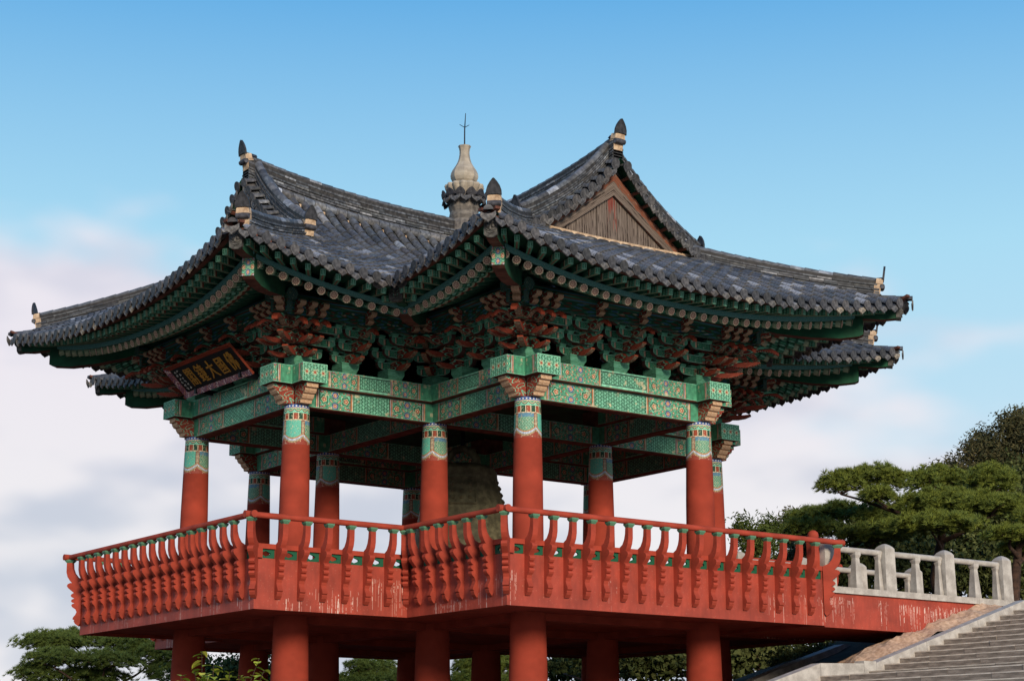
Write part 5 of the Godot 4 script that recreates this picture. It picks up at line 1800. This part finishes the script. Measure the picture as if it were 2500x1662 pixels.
func finial(hearts: Array):
	var f := MB.new()
	f.col = Color(0.20, 0.18, 0.15)
	f.lathe([Vector2(0.40, 13.5), Vector2(0.37, 14.0), Vector2(0.33, 14.1), Vector2(0.35, 14.2), Vector2(0.33, 14.3), Vector2(0.36, 14.4), Vector2(0.34, 14.5), Vector2(0.40, 14.55), Vector2(0.36, 14.70)], 24, Transform3D(), true)
	var o := part(roof, "finial_base", f.mesh(M.tile))
	for k in 12:
		var an := TAU * k / 12
		var d := Vector3(cos(an), 0, sin(an))
		part(o, "heart_end_tile", hearts[[0, 2, 4, 5][k % 4]], frame(d * 0.47 + Vector3.UP * 14.60, d, Vector3.UP) * Transform3D(Basis(Vector3(0, 0, 1), 0.25), Vector3.ZERO))
		var pd := MB.new()
		pd.col = Color(0.05, 0.05, 0.055)
		var q := PackedVector2Array([Vector2(-0.12, 0.0), Vector2(-0.11, 0.06), Vector2(-0.06, 0.125), Vector2(0, 0.16), Vector2(0.06, 0.125), Vector2(0.11, 0.06), Vector2(0.12, 0.0)])
		if not T.has("finial_point"):
			pd.prism(q, -0.015, 0.015, Transform3D(Basis(Vector3(0, 0, -1), Vector3.UP, Vector3(1, 0, 0)), Vector3.ZERO))
			pd.col = Color(0.09, 0.09, 0.095)
			add_cover(pd, Vector3(-0.22, 0.02, 0), Vector3(0.0, -0.03, 0), Vector3.UP, 0.08, 0.09)
			T.finial_point = pd.mesh(M.tile)
		var an2 := an + PI / 12
		var d2 := Vector3(cos(an2), 0, sin(an2))
		part(o, "pointed_tile", T.finial_point, frame(d2 * 0.49 + Vector3.UP * 14.64, d2, Vector3.UP) * Transform3D(Basis(Vector3(0, 0, 1), -0.25), Vector3.ZERO))
	var ring := MB.new()
	ring.lathe([Vector2(0.26, 14.66), Vector2(0.30, 14.72), Vector2(0.34, 14.78), Vector2(0.38, 14.85), Vector2(0.405, 14.92), Vector2(0.39, 14.965), Vector2(0.33, 14.975), Vector2(0.28, 15.0)], 84, Transform3D(), false, 0.16, 14)
	part(roof, "lotus_ring", ring.mesh(M.stone_finial))
	var v := MB.new()
	v.lathe([Vector2(0.27, 14.99), Vector2(0.25, 15.03), Vector2(0.285, 15.07), Vector2(0.318, 15.14), Vector2(0.325, 15.20), Vector2(0.312, 15.27), Vector2(0.275, 15.35), Vector2(0.215, 15.44), Vector2(0.165, 15.53), Vector2(0.133, 15.63), Vector2(0.118, 15.73), Vector2(0.117, 15.81), Vector2(0.130, 15.88), Vector2(0.155, 15.935), Vector2(0.11, 15.94), Vector2(0.0, 15.92)], 8, Transform3D(Basis(Vector3.UP, 0.18), Vector3.ZERO), true)
	part(roof, "stone_vase", v.mesh(M.stone_finial))
	var r := MB.new()
	r.tube([Vector3(0, 15.9, 0), Vector3(0, 16.35, 0), Vector3(0.012, 16.75, -0.015)], [0.017, 0.015, 0.008], 8)
	for k in 3:
		var an := TAU * k / 3 + 0.5
		r.tube([Vector3(0, 16.40, 0), Vector3(cos(an) * 0.13, 16.49, sin(an) * 0.13)], [0.010, 0.007], 6)
	part(roof, "lightning_rod", r.mesh(M.iron))

# ---------------------------------------------------------------- bell and name board
func build_bell():
	var o := thing("bronze_bell", "large dark bronze temple bell hanging among the columns", "bell", Vector3(0, 6.2, 0))
	var inv := Transform3D(Basis(), -o.position)
	var mb := MB.new()
	mb.lathe([Vector2(0.95, 6.24), Vector2(1.03, 6.20), Vector2(1.055, 6.22), Vector2(1.06, 6.46), Vector2(1.045, 6.48), Vector2(1.05, 6.75), Vector2(1.01, 7.05), Vector2(0.93, 7.47), Vector2(0.84, 7.82), Vector2(0.775, 8.04), Vector2(0.79, 8.06), Vector2(0.755, 8.24), Vector2(0.735, 8.27), Vector2(0.66, 8.34), Vector2(0.45, 8.395), Vector2(0.0, 8.42)], 48)
	part(o, "body", mb.mesh(M.bronze), inv)
	for k in 4:
		var an := TAU * k / 4 + 0.62
		var fr := MB.new()
		var bosses := MB.new()
		for edge in [[-0.33, 8.0, 0.33, 8.0, 0.045], [-0.33, 7.42, 0.33, 7.42, 0.045], [-0.33, 8.0, -0.33, 7.42, 0.045], [0.33, 8.0, 0.33, 7.42, 0.045]]:
			var pts := []
			for i in 9:
				var f := i / 8.0
				pts.append(bell_pt(an, lerpf(edge[0], edge[2], f), lerpf(edge[1], edge[3], f), 0.004))
			var rr := []
			for q in pts: rr.append(0.03)
			fr.tube(pts, rr, 6)
		for i in 3:
			for j in 3:
				var p := bell_pt(an, -0.19 + 0.19 * i, 7.86 - 0.15 * j, 0.0)
				var d := Vector3(p.x, 0.2, p.z).normalized()
				bosses.lathe([Vector2(0.055, -0.01), Vector2(0.05, 0.015), Vector2(0.02, 0.045), Vector2(0, 0.05)], 10, Transform3D(Basis(d.cross(Vector3.UP).normalized(), d, d.cross(Vector3.UP).cross(d).normalized()), p))
		var pn := part(o, "boss_panel", fr.mesh(M.bronze), inv)
		part(pn, "bosses", bosses.mesh(M.bronze))
	var dr := MB.new()
	dr.tube([Vector3(-0.36, 8.36, 0), Vector3(-0.34, 8.56, 0), Vector3(-0.20, 8.72, 0), Vector3(0.0, 8.78, 0), Vector3(0.2, 8.70, 0), Vector3(0.31, 8.54, 0), Vector3(0.30, 8.38, 0)], [0.11, 0.09, 0.08, 0.085, 0.09, 0.10, 0.13], 10)
	for i in 6: dr.box(Transform3D(Basis(Vector3(0, 0, 1), 0.6 - i * 0.25), Vector3(-0.28 + 0.11 * i, 8.70 + 0.12 * sin(i * 0.62), 0)), Vector3(0.05, 0.10, 0.03))
	part(o, "dragon_loop", dr.mesh(M.bronze), inv * Transform3D(Basis(Vector3.UP, 0.7), Vector3.ZERO))
	var hk := MB.new()
	hk.tube([Vector3(0, 8.72, 0), Vector3(0, 9.54, 0)], [0.05, 0.05], 10)
	part(o, "hanger", hk.mesh(M.iron), inv)

func bell_pt(an: float, off: float, y: float, out: float) -> Vector3:
	var r := lerpf(0.94, 0.775, clampf((y - 7.42) / 0.62, 0, 1)) + out
	var a := an + off / r
	return Vector3(cos(a) * r, y, sin(a) * r)

func stroke(mb: MB, pts: Array, o: Vector2, sz: Vector2, w: float):
	# a raised brush stroke in the plane of the board
	for i in pts.size() - 1:
		var a := o + Vector2(pts[i][0], pts[i][1]) * sz; var b := o + Vector2(pts[i + 1][0], pts[i + 1][1]) * sz
		var d := (b - a).normalized()
		var s := Vector2(-d.y, d.x) * w * 0.5
		var k := 1.15 if i == 0 else 1.0
		var p := PackedVector2Array([a - d * w * 0.35, a - s * k - d * w * 0.1, b - s * 0.85, b + d * w * 0.3, b + s * 0.85, a + s * k - d * w * 0.1])
		mb.prism(p, 0.0, 0.012, Transform3D())

func build_name_board():
	var h := 0.60; var w := 2.78
	var base := Vector3(0, 9.54, B + 0.66)
	var o := thing("name_board", "black name board with gold lettering in a red frame under the eaves", "signboard", base)
	# board axes: x along the board as read, y up the tilted face, z out of the face
	var up := Vector3(0, 0.46, 0.49).normalized()
	var right := Vector3.RIGHT
	var f := Transform3D(Basis(right, up, right.cross(up)), Vector3(0, 0.02, 0))
	var bd := MB.new()
	bd.box(Transform3D(Basis(), Vector3(0, h / 2, -0.02)), Vector3(w, h, 0.04))
	part(o, "board", bd.mesh(M.board_black), f)
	# frame flares outwards from the board
	var fl := 0.10; var dz := 0.06
	var inn := [Vector3(-w / 2, 0, 0.0), Vector3(w / 2, 0, 0.0), Vector3(w / 2, h, 0.0), Vector3(-w / 2, h, 0.0)]
	var out := [Vector3(-w / 2 - fl, -fl, dz), Vector3(w / 2 + fl, -fl, dz), Vector3(w / 2 + fl, h + fl, dz), Vector3(-w / 2 - fl, h + fl, dz)]
	for i in 4:
		var j := (i + 1) % 4
		var m := MB.new(); var e := MB.new()
		m.quad(out[i], out[j], inn[j], inn[i], Vector2(0, 1), Vector2(1 if i % 2 == 0 else 0.25, 1), Vector2(1 if i % 2 == 0 else 0.25, 0), Vector2(0, 0))
		var b := Vector3(0, 0, -0.05)
		e.quad(out[j], out[i], out[i] + b, out[j] + b)
		e.quad(out[i] + b, inn[i] + b, inn[j] + b, out[j] + b)
		var am := m.mesh(M.speckle if i == 0 or i == 3 else M.verm)
		part(o, "frame_side", e.mesh(M.verm, am), f)
	var ch := {
		"fo": [[[0.28, 0.95], [0.05, 0.55]], [[0.17, 0.72], [0.17, 0.02]], [[0.4, 0.85], [0.86, 0.85], [0.86, 0.65], [0.4, 0.65], [0.4, 0.45], [0.92, 0.45], [0.9, 0.2], [0.78, 0.15]], [[0.56, 0.99], [0.53, 0.3], [0.38, 0.05]], [[0.73, 0.99], [0.73, 0.0]]],
		"guo": [[[0.12, 0.9], [0.12, 0.03]], [[0.12, 0.9], [0.88, 0.9], [0.88, 0.03]], [[0.12, 0.07], [0.88, 0.07]], [[0.25, 0.7], [0.76, 0.7]], [[0.28, 0.56], [0.48, 0.56], [0.48, 0.38], [0.28, 0.38], [0.28, 0.56]], [[0.25, 0.22], [0.52, 0.27]], [[0.56, 0.83], [0.6, 0.42], [0.78, 0.2]], [[0.75, 0.5], [0.52, 0.18]], [[0.68, 0.81], [0.76, 0.76]]],
		"da": [[[0.08, 0.64], [0.92, 0.68]], [[0.5, 0.97], [0.48, 0.6], [0.3, 0.25], [0.06, 0.03]], [[0.5, 0.58], [0.7, 0.25], [0.97, 0.04]]],
		"zhong": [[[0.25, 0.97], [0.03, 0.72]], [[0.25, 0.97], [0.46, 0.76]], [[0.12, 0.68], [0.4, 0.68]], [[0.08, 0.5], [0.42, 0.5]], [[0.26, 0.68], [0.26, 0.1]], [[0.11, 0.38], [0.17, 0.2]], [[0.41, 0.38], [0.34, 0.2]], [[0.03, 0.08], [0.47, 0.12]], [[0.73, 0.98], [0.73, 0.87]], [[0.53, 0.85], [0.95, 0.85]], [[0.61, 0.8], [0.65, 0.7]], [[0.86, 0.8], [0.81, 0.7]], [[0.51, 0.67], [0.98, 0.67]], [[0.58, 0.57], [0.9, 0.57], [0.9, 0.33], [0.58, 0.33], [0.58, 0.57]], [[0.58, 0.45], [0.9, 0.45]], [[0.74, 0.57], [0.74, 0.05]], [[0.56, 0.2], [0.92, 0.2]], [[0.5, 0.04], [0.99, 0.04]]],
		"ge": [[[0.1, 0.95], [0.1, 0.0]], [[0.1, 0.95], [0.42, 0.95], [0.42, 0.67], [0.1, 0.67]], [[0.1, 0.81], [0.42, 0.81]], [[0.58, 0.67], [0.58, 0.95], [0.9, 0.95], [0.9, 0.0], [0.8, 0.05]], [[0.58, 0.67], [0.9, 0.67]], [[0.58, 0.81], [0.9, 0.81]], [[0.48, 0.6], [0.3, 0.42]], [[0.44, 0.53], [0.64, 0.53], [0.4, 0.33], [0.25, 0.27]], [[0.38, 0.47], [0.55, 0.36], [0.76, 0.28]], [[0.36, 0.24], [0.64, 0.24], [0.64, 0.05], [0.36, 0.05], [0.36, 0.24]]]}
	var order := ["ge", "zhong", "da", "guo", "fo"]
	for i in 5:
		var g := MB.new()
		for st in ch[order[i]]:
			stroke(g, st, Vector2(-w / 2 + 0.46 + i * 0.455, 0.09), Vector2(0.34, 0.43), 0.030 if ch[order[i]].size() > 8 else 0.040)
		part(o, "gold_character", g.mesh(M.gold), f * Transform3D(Basis(), Vector3(0, 0, 0.002)))
	var sm := MB.new()
	var r := RandomNumberGenerator.new(); r.seed = 5
	for c in 2:
		for k in 6:
			for q in 3:
				var p := [r.randf(), r.randf()]; var e2 := [r.randf(), r.randf()]
				stroke(sm, [p, e2], Vector2(-w / 2 + 0.10 + c * 0.14, 0.05 + k * 0.088), Vector2(0.075, 0.06), 0.014)
	part(o, "small_inscription", sm.mesh(M.mark_white), f * Transform3D(Basis(), Vector3(0, 0, 0.002)))
	var ir := MB.new()
	for x in [-1.0, 1.0]:
		ir.tube([f * Vector3(x, h, -0.03), Vector3(x, 0.72, -0.62)], [0.012, 0.012], 6)
		ir.box(Transform3D(Basis(), Vector3(x, -0.02, -0.25)), Vector3(0.08, 0.10, 0.55))
	part(o, "bracket_iron", ir.mesh(M.iron))

# ---------------------------------------------------------------- plants
# a point of the photograph (2500 x 1662) at a given distance over the ground from the camera
func at_px(x: float, y: float, dist: float) -> Vector3:
	var yaw := deg_to_rad(54.25); var pit := deg_to_rad(13.345)
	var b := Basis(Vector3.UP, yaw) * Basis(Vector3.RIGHT, pit)
	var f := 4494.0
	var d := b * Vector3((x - 1250.0) / f, -(y - 831.0) / f, -1.0)
	return CAM + d * (dist / Vector2(d.x, d.z).length())

func needle_tuft(seed_: int) -> ArrayMesh:
	var r := RandomNumberGenerator.new(); r.seed = seed_
	var mb := MB.new()
	for k in 26:
		var th := r.randf() * TAU; var ph := acos(r.randf_range(0.05, 1.0))
		var d := Vector3(sin(ph) * cos(th), cos(ph), sin(ph) * sin(th))
		var s := d.cross(Vector3(r.randf() - 0.5, r.randf() - 0.5, r.randf() - 0.5)).normalized() * 0.055
		var l := r.randf_range(0.75, 1.05)
		mb.col = Color(1, 1, 1) * r.randf_range(0.8, 1.15)
		mb.ftri(s, d * l, -s)
	return mb.mesh(M.needle)

func leaf_cluster(seed_: int, n: int, narrow: float) -> ArrayMesh:
	var r := RandomNumberGenerator.new(); r.seed = seed_
	var mb := MB.new()
	for k in n:
		var c := Vector3(r.randf() - 0.5, r.randf() - 0.5, r.randf() - 0.5) * 1.5
		var d := Vector3(r.randf() - 0.5, r.randf_range(-0.5, 0.35), r.randf() - 0.5).normalized()
		var s := d.cross(Vector3(r.randf() - 0.5, 1.0, r.randf() - 0.5)).normalized() * narrow
		var u := s.cross(d).normalized() * 0.06
		var l := r.randf_range(0.36, 0.55)
		mb.col = Color(1, 1, 1) * r.randf_range(0.75, 1.25)
		mb.ftri(c, c + d * l * 0.5 + s * l + u, c + d * l); mb.ftri(c, c + d * l, c + d * l * 0.5 - s * l + u)
	return mb.mesh(M.leafy)

func scatter(parent: Node, called: String, mesh: Mesh, xfs: Array, tones: Array) -> MultiMeshInstance3D:
	var mm := MultiMesh.new()
	mm.transform_format = MultiMesh.TRANSFORM_3D
	mm.use_colors = true
	mm.mesh = mesh
	mm.instance_count = xfs.size()
	for i in xfs.size():
		mm.set_instance_transform(i, xfs[i]); mm.set_instance_color(i, tones[i])
	var o := MultiMeshInstance3D.new()
	o.name = numbered(parent, called)
	o.multimesh = mm
	o.set_meta("kind", "stuff")
	parent.add_child(o, true)
	return o

func limb(a: Vector3, b: Vector3, ra: float, rb: float, sag: float, mb: MB):
	var pts := []; var rs := []
	var side := (b - a).cross(Vector3.UP).normalized()
	var k1 := rng.randf_range(-0.12, 0.12); var k2 := rng.randf_range(-0.1, 0.1)
	var l := a.distance_to(b)
	for i in 7:
		var f := i / 6.0
		pts.append(a.lerp(b, f) + Vector3.UP * sag * sin(f * PI) * l + side * l * (k1 * sin(f * PI) + k2 * sin(f * TAU)))
		rs.append(lerpf(ra, rb, f))
	mb.tube(pts, rs, 7, false, true)

# pads: [x0, x1, y0, y1 in the photograph, distance]
func pine(label: String, foot: Vector3, pads: Array, warm: float, density := 1.0):
	var o := thing("pine_tree", label, "pine tree", foot, "pine trees round the pavilion")
	var tk := MB.new()
	var ctr := Vector3.ZERO
	var boxes := []
	var topy := 0.0
	for p in pads:
		var c := at_px((p[0] + p[1]) / 2.0, (p[2] + p[3]) / 2.0, p[4]) - foot
		var sc: float = p[4] / cos(deg_to_rad(9.0)) / 4494.0
		var rx: float = (p[1] - p[0]) / 2.0 * sc; var ry: float = (p[3] - p[2]) / 2.0 * sc
		boxes.append([c, rx, ry])
		topy = maxf(topy, c.y)
		ctr += c
	ctr /= pads.size()
	var crown := Vector3(ctr.x * 0.7, topy * 0.86, ctr.z * 0.7)
	limb(Vector3.ZERO, crown, 0.17, 0.07, 0.03, tk)
	var o_t := part(o, "trunk", tk.mesh(M.bark))
	var xfs := []; var tones := []
	var rightv := Vector3(0.58, 0, -0.81); var deep := Vector3(0.81, 0, 0.58)
	for q in boxes:
		var c: Vector3 = q[0]; var rx: float = q[1]; var ry: float = q[2]
		var br := MB.new()
		var from := Vector3.ZERO.lerp(crown, clampf((c.y - ry) / maxf(crown.y, 0.1) * 0.85, 0.2, 0.95))
		limb(from, c - Vector3.UP * ry * 0.5, 0.075, 0.025, -0.03, br)
		var rz := maxf(rx * 0.75, 0.5)
		# twigs through the pad
		for i in 5:
			var an := rng.randf() * TAU
			limb(c - Vector3.UP * ry * 0.5, c + rightv * cos(an) * rx * 0.75 + deep * sin(an) * rz * 0.75 + Vector3.UP * ry * 0.15, 0.025, 0.008, 0.02, br)
		part(o, "branch", br.mesh(M.bark))
		var n := int(330.0 * density * (rx * rz + 0.25) / 0.5)
		for i in n:
			var an := rng.randf() * TAU; var rr := sqrt(rng.randf())
			var bump := 0.85 + 0.32 * sin(an * 3.0 + c.x * 5.0) * cos(an * 5.0 + c.z) + (0.22 if rng.randf() < 0.12 else 0.0)
			var px := cos(an) * rr * bump; var pz := sin(an) * rr * bump
			var dome := sqrt(maxf(0.0, 1.0 - rr * rr * 0.9))
			var y := rng.randf_range(-0.45, 1.0) * dome * ry
			if rng.randf() < 0.5: y = dome * ry * rng.randf_range(0.6, 1.25)
			y += 0.10 * sin(px * 9.0 + c.z * 3.0) * cos(pz * 8.0)
			var pos := c + rightv * px * rx + deep * pz * rz + Vector3.UP * y
			var tilt := Vector3(px * 0.9 * rightv.x + pz * 0.5, 1.0, px * 0.9 * rightv.z + pz * 0.5).normalized()
			var fr := frame(pos, tilt, Vector3(rng.randf() - 0.5, 0.2, rng.randf() - 0.5).normalized())
			var s := rng.randf_range(0.12, 0.21)
			xfs.append(Transform3D(Basis(fr.basis.y, fr.basis.x, -fr.basis.z).scaled(Vector3.ONE * s), pos))
			# every tuft has one of two greens at random, whatever its place in the tree
			var pick := clampf(warm + rng.randf_range(-0.35, 0.35), 0, 1)
			tones.append(Color(0.085, 0.125, 0.024).lerp(Color(0.17, 0.195, 0.022), pick))
	scatter(o, "crown", T.tuft, xfs, tones)

# blobs: [x, y, radius x, radius y in photograph pixels, distance]
func shrub(called: String, label: String, category: String, blobs: Array, tone_a: Color, tone_b: Color, size: float, density: float, leaf := 0, group := ""):
	var first: Array = blobs[0]
	var c0 := at_px(first[0], first[1], first[4])
	var gy := ground_y(c0.x, c0.z) - 0.15
	var foot := Vector3(c0.x, gy, c0.z)
	var o := thing(called, label, category, foot, group)
	var st := MB.new()
	var xfs := []; var tones := []
	var rightv := Vector3(0.58, 0, -0.81); var deep := Vector3(0.81, 0, 0.58)
	for q in blobs:
		var c := at_px(q[0], q[1], q[4]) - foot
		var sc: float = q[4] / cos(deg_to_rad(9.0)) / 4494.0
		var rx: float = q[2] * sc; var ry: float = q[3] * sc
		var rz := maxf(rx * 0.7, 0.4)
		limb(Vector3(0, 0, 0), c, 0.06, 0.02, 0.0, st)
		for i in 6:
			var an := rng.randf() * TAU
			limb(c - Vector3.UP * ry * 0.4, c + rightv * cos(an) * rx * 0.8 + deep * 0.5 * sin(an) * rz + Vector3.UP * ry * rng.randf_range(0.1, 0.9), 0.018, 0.006, 0.03, st)
		var n := int(density * (rx * ry * 3.0 + rx * rz))
		for i in n:
			var d := Vector3(rng.randfn(), rng.randfn(), rng.randfn()).normalized() * pow(rng.randf(), 0.45)
			var bump := 0.85 + 0.25 * sin(d.x * 6.0 + c.x) * cos(d.y * 5.0 + c.y) + (0.25 if rng.randf() < 0.05 else 0.0)
			var pos := c + (rightv * d.x * rx + Vector3.UP * d.y * ry + deep * d.z * rz) * bump
			var b := Basis.from_euler(Vector3(rng.randf() * TAU, rng.randf() * TAU, rng.randf() * TAU)).scaled(Vector3.ONE * size * rng.randf_range(0.7, 1.3))
			xfs.append(Transform3D(b, pos))
			tones.append(tone_a.lerp(tone_b, clampf(rng.randfn(0.4, 0.3), 0, 1)))
	part(o, "stems", st.mesh(M.bark))
	scatter(o, "foliage", T.leaves[leaf], xfs, tones)

func build_plants():
	T.tuft = needle_tuft(3)
	T.leaves = [leaf_cluster(4, 12, 0.30), leaf_cluster(5, 14, 0.17)]
	# pines on the slope beyond the footbridge
	var f1 := at_px(2330, 1420, 50.0); f1.y = ground_y(f1.x, f1.z) - 0.2
	pine("broad spreading pine whose branch reaches over the footbridge", f1, [[1998, 2110, 1160, 1222, 49.0], [2060, 2225, 1145, 1205, 49.5], [2210, 2360, 1150, 1215, 51.0], [2108, 2178, 1196, 1232, 48.5], [2195, 2410, 1204, 1275, 49.0], [2160, 2390, 1262, 1312, 48.0], [2350, 2495, 1145, 1225, 50.0], [2316, 2520, 1215, 1275, 49.0]], 0.55)
	var f2 := at_px(2010, 1440, 52.0); f2.y = ground_y(f2.x, f2.z) - 0.2
	pine("low bushy pine behind the end of the red railing", f2, [[1918, 2030, 1248, 1300, 52.5], [1985, 2110, 1232, 1290, 52.0], [2080, 2200, 1238, 1300, 51.5], [1905, 2075, 1275, 1325, 51.5], [2050, 2230, 1285, 1335, 51.0]], 0.35)
	var f3 := at_px(2470, 1470, 47.0); f3.y = ground_y(f3.x, f3.z) - 0.2
	pine("pine with a low yellow-green bough above the last stone post", f3, [[2405, 2530, 1292, 1328, 46.5], [2480, 2620, 1240, 1300, 47.0], [2440, 2560, 1330, 1360, 47.5]], 0.6)
	# pines below the pavilion, far side
	var f4 := at_px(235, 1760, 68.0); f4.y = ground_y(f4.x, f4.z) - 0.2
	pine("dark pine with bare crooked branches below the left end of the pavilion", f4, [[45, 200, 1550, 1600, 68.0], [100, 260, 1545, 1590, 68.5], [230, 380, 1555, 1605, 67.5], [60, 200, 1590, 1640, 67.0], [180, 330, 1595, 1645, 66.5], [290, 440, 1575, 1635, 67.0], [340, 460, 1620, 1680, 67.0], [30, 140, 1625, 1680, 67.5], [130, 300, 1635, 1690, 67.5]], 0.0, 0.9)
	var f5 := at_px(1190, 1760, 66.0); f5.y = ground_y(f5.x, f5.z) - 0.2
	pine("bright pine seen between the lower red columns", f5, [[1100, 1200, 1610, 1660, 66.0], [1130, 1250, 1600, 1650, 66.5], [1200, 1300, 1610, 1670, 66.0], [1090, 1230, 1645, 1700, 65.5], [1180, 1330, 1655, 1720, 65.5]], 0.6)
	var f6 := at_px(880, 1760, 70.0); f6.y = ground_y(f6.x, f6.z) - 0.2
	pine("dark pine below the pavilion between two shaded columns", f6, [[840, 920, 1610, 1660, 70.0], [880, 985, 1615, 1670, 70.5], [850, 960, 1645, 1700, 70.0], [930, 1060, 1640, 1710, 70.0], [800, 900, 1650, 1720, 70.0]], 0.1, 0.8)
	# broad-leaved trees and bushes
	var da := Color(0.055, 0.072, 0.022); var db := Color(0.12, 0.13, 0.045)
	shrub("broadleaf_tree", "tall brownish-green broadleaf tree rising behind the pines", "tree", [[2420, 1130, 110, 70, 58.0], [2480, 1060, 60, 60, 58.0], [2320, 1165, 90, 40, 58.0], [2520, 1040, 70, 50, 59.0], [2400, 1085, 50, 40, 58.5], [2560, 1100, 110, 90, 58.0]], Color(0.045, 0.05, 0.022), Color(0.13, 0.11, 0.05), 0.30, 90.0, 1)
	shrub("broadleaf_tree", "dark dense broadleaf tree filling in behind the spreading pine", "tree", [[2280, 1270, 130, 60, 56.0], [2430, 1250, 110, 70, 56.0], [2140, 1290, 90, 40, 56.0], [2520, 1200, 90, 80, 57.0]], da, db, 0.32, 80.0, 0)
	shrub("leafy_bush", "small leafy bush behind the red railing beside the end column", "bush", [[1850, 1330, 60, 45, 50.0], [1810, 1290, 28, 28, 50.0], [1880, 1290, 40, 30, 50.5]], Color(0.05, 0.075, 0.018), Color(0.12, 0.15, 0.035), 0.26, 110.0, 1)
	shrub("leafy_bush", "brownish bush between the small leafy bush and the low bushy pine", "bush", [[1935, 1300, 50, 50, 55.0], [1960, 1270, 36, 28, 55.0], [1990, 1350, 70, 40, 53.0]], Color(0.06, 0.055, 0.03), Color(0.14, 0.11, 0.06), 0.26, 110.0, 1)
	shrub("undergrowth", "dark undergrowth on the slope behind the pale stone balustrades", "undergrowth", [[2100, 1400, 130, 70, 52.0], [2280, 1390, 130, 75, 53.0], [2440, 1410, 110, 80, 52.0], [2200, 1340, 150, 50, 55.0], [2420, 1330, 120, 50, 56.0], [1960, 1390, 90, 50, 54.0]], da, db, 0.34, 70.0, 0)
	shrub("undergrowth", "dark undergrowth on the slope seen beneath the footbridge", "undergrowth", [[1800, 1600, 120, 60, 50.0], [1950, 1600, 90, 40, 50.0], [1600, 1610, 130, 55, 52.0], [1470, 1615, 100, 55, 54.0], [1370, 1630, 80, 45, 56.0]], da, db, 0.34, 60.0, 0)
	shrub("undergrowth", "low bushes in the shade right beneath the footbridge deck", "undergrowth", [[2000, 1605, 70, 34, 44.5], [1930, 1620, 60, 34, 45.0], [2080, 1580, 60, 24, 45.0], [2140, 1568, 50, 16, 44.0]], da, db, 0.26, 110.0, 1)
	shrub("undergrowth", "dark undergrowth on the slope behind the two left lower columns", "undergrowth", [[560, 1640, 110, 42, 60.0], [680, 1640, 60, 40, 60.0], [470, 1650, 60, 36, 60.0]], da, db, 0.34, 60.0, 0)
	near_shrub()

func near_shrub():
	# long shoots with heart-shaped leaves in front of the pavilion
	var foot := at_px(520, 1662, 21.0)
	foot.y = 0.0
	var o := thing("leafy_shrub", "yellow-green leafy shoots rising in front of the lower left column", "shrub", foot)
	var lm := []
	for k in 3:
		var mb := MB.new()
		mb.col = [Color(0.33, 0.36, 0.045), Color(0.22, 0.28, 0.04), Color(0.40, 0.39, 0.07)][k]
		var n := 6
		var tip := Vector3(1, -0.18, 0)
		var prev_l := Vector3.ZERO; var prev_r := Vector3.ZERO; var prev_m := Vector3.ZERO
		var ws := [0.0, 0.34, 0.42, 0.33, 0.18, 0.0]
		for i in range(1, n):
			var f := float(i) / (n - 1)
			var m := Vector3(f, -0.18 * f * f, 0)
			var l := m + Vector3(-0.05 * (1 - f), 0.10, ws[i]); var r := m + Vector3(-0.05 * (1 - f), 0.10, -ws[i])
			if i == n - 1: l = m; r = m
			quad_up(mb, prev_m, m, l, prev_l); quad_up(mb, prev_m, prev_r, r, m)
			prev_l = l; prev_r = r; prev_m = m
		lm.append(mb.mesh(M.leafy))
	var st := MB.new()
	var tips := [[492, 1590, 21.0], [560, 1640, 20.6], [632, 1608, 21.2], [440, 1650, 20.8], [600, 1655, 21.4], [410, 1668, 21.0], [520, 1625, 21.3], [505, 1645, 20.8], [475, 1640, 21.2], [585, 1650, 20.9], [645, 1635, 21.1]]
	var leaves := []
	for q in tips:
		var tp := at_px(q[0], q[1], q[2]) - foot
		var base := Vector3(rng.randf_range(-0.2, 0.2), 0, rng.randf_range(-0.2, 0.2))
		var pts := []; var rs := []
		for i in 8:
			var f := i / 7.0
			pts.append(base.lerp(tp, f) + Vector3(tp.x, 0, tp.z) * -0.25 * sin(f * PI))
			rs.append(lerpf(0.018, 0.004, f))
		st.tube(pts, rs, 6)
		for i in 24:
			var f := 0.74 + 0.26 * i / 23.0
			leaves.append([along(pts, b_len(pts) * f), i, f])
	part(o, "stem", st.mesh(M.bark))
	for l in leaves:
		var an := rng.randf() * TAU
		var d := Vector3(cos(an), rng.randf_range(-0.5, 0.3), sin(an))
		var s := rng.randf_range(0.09, 0.15)
		var fr := frame(l[0], d, Vector3.UP)
		part(o, "leaf", lm[rng.randi() % 3], Transform3D(fr.basis.scaled(Vector3.ONE * s), l[0]))
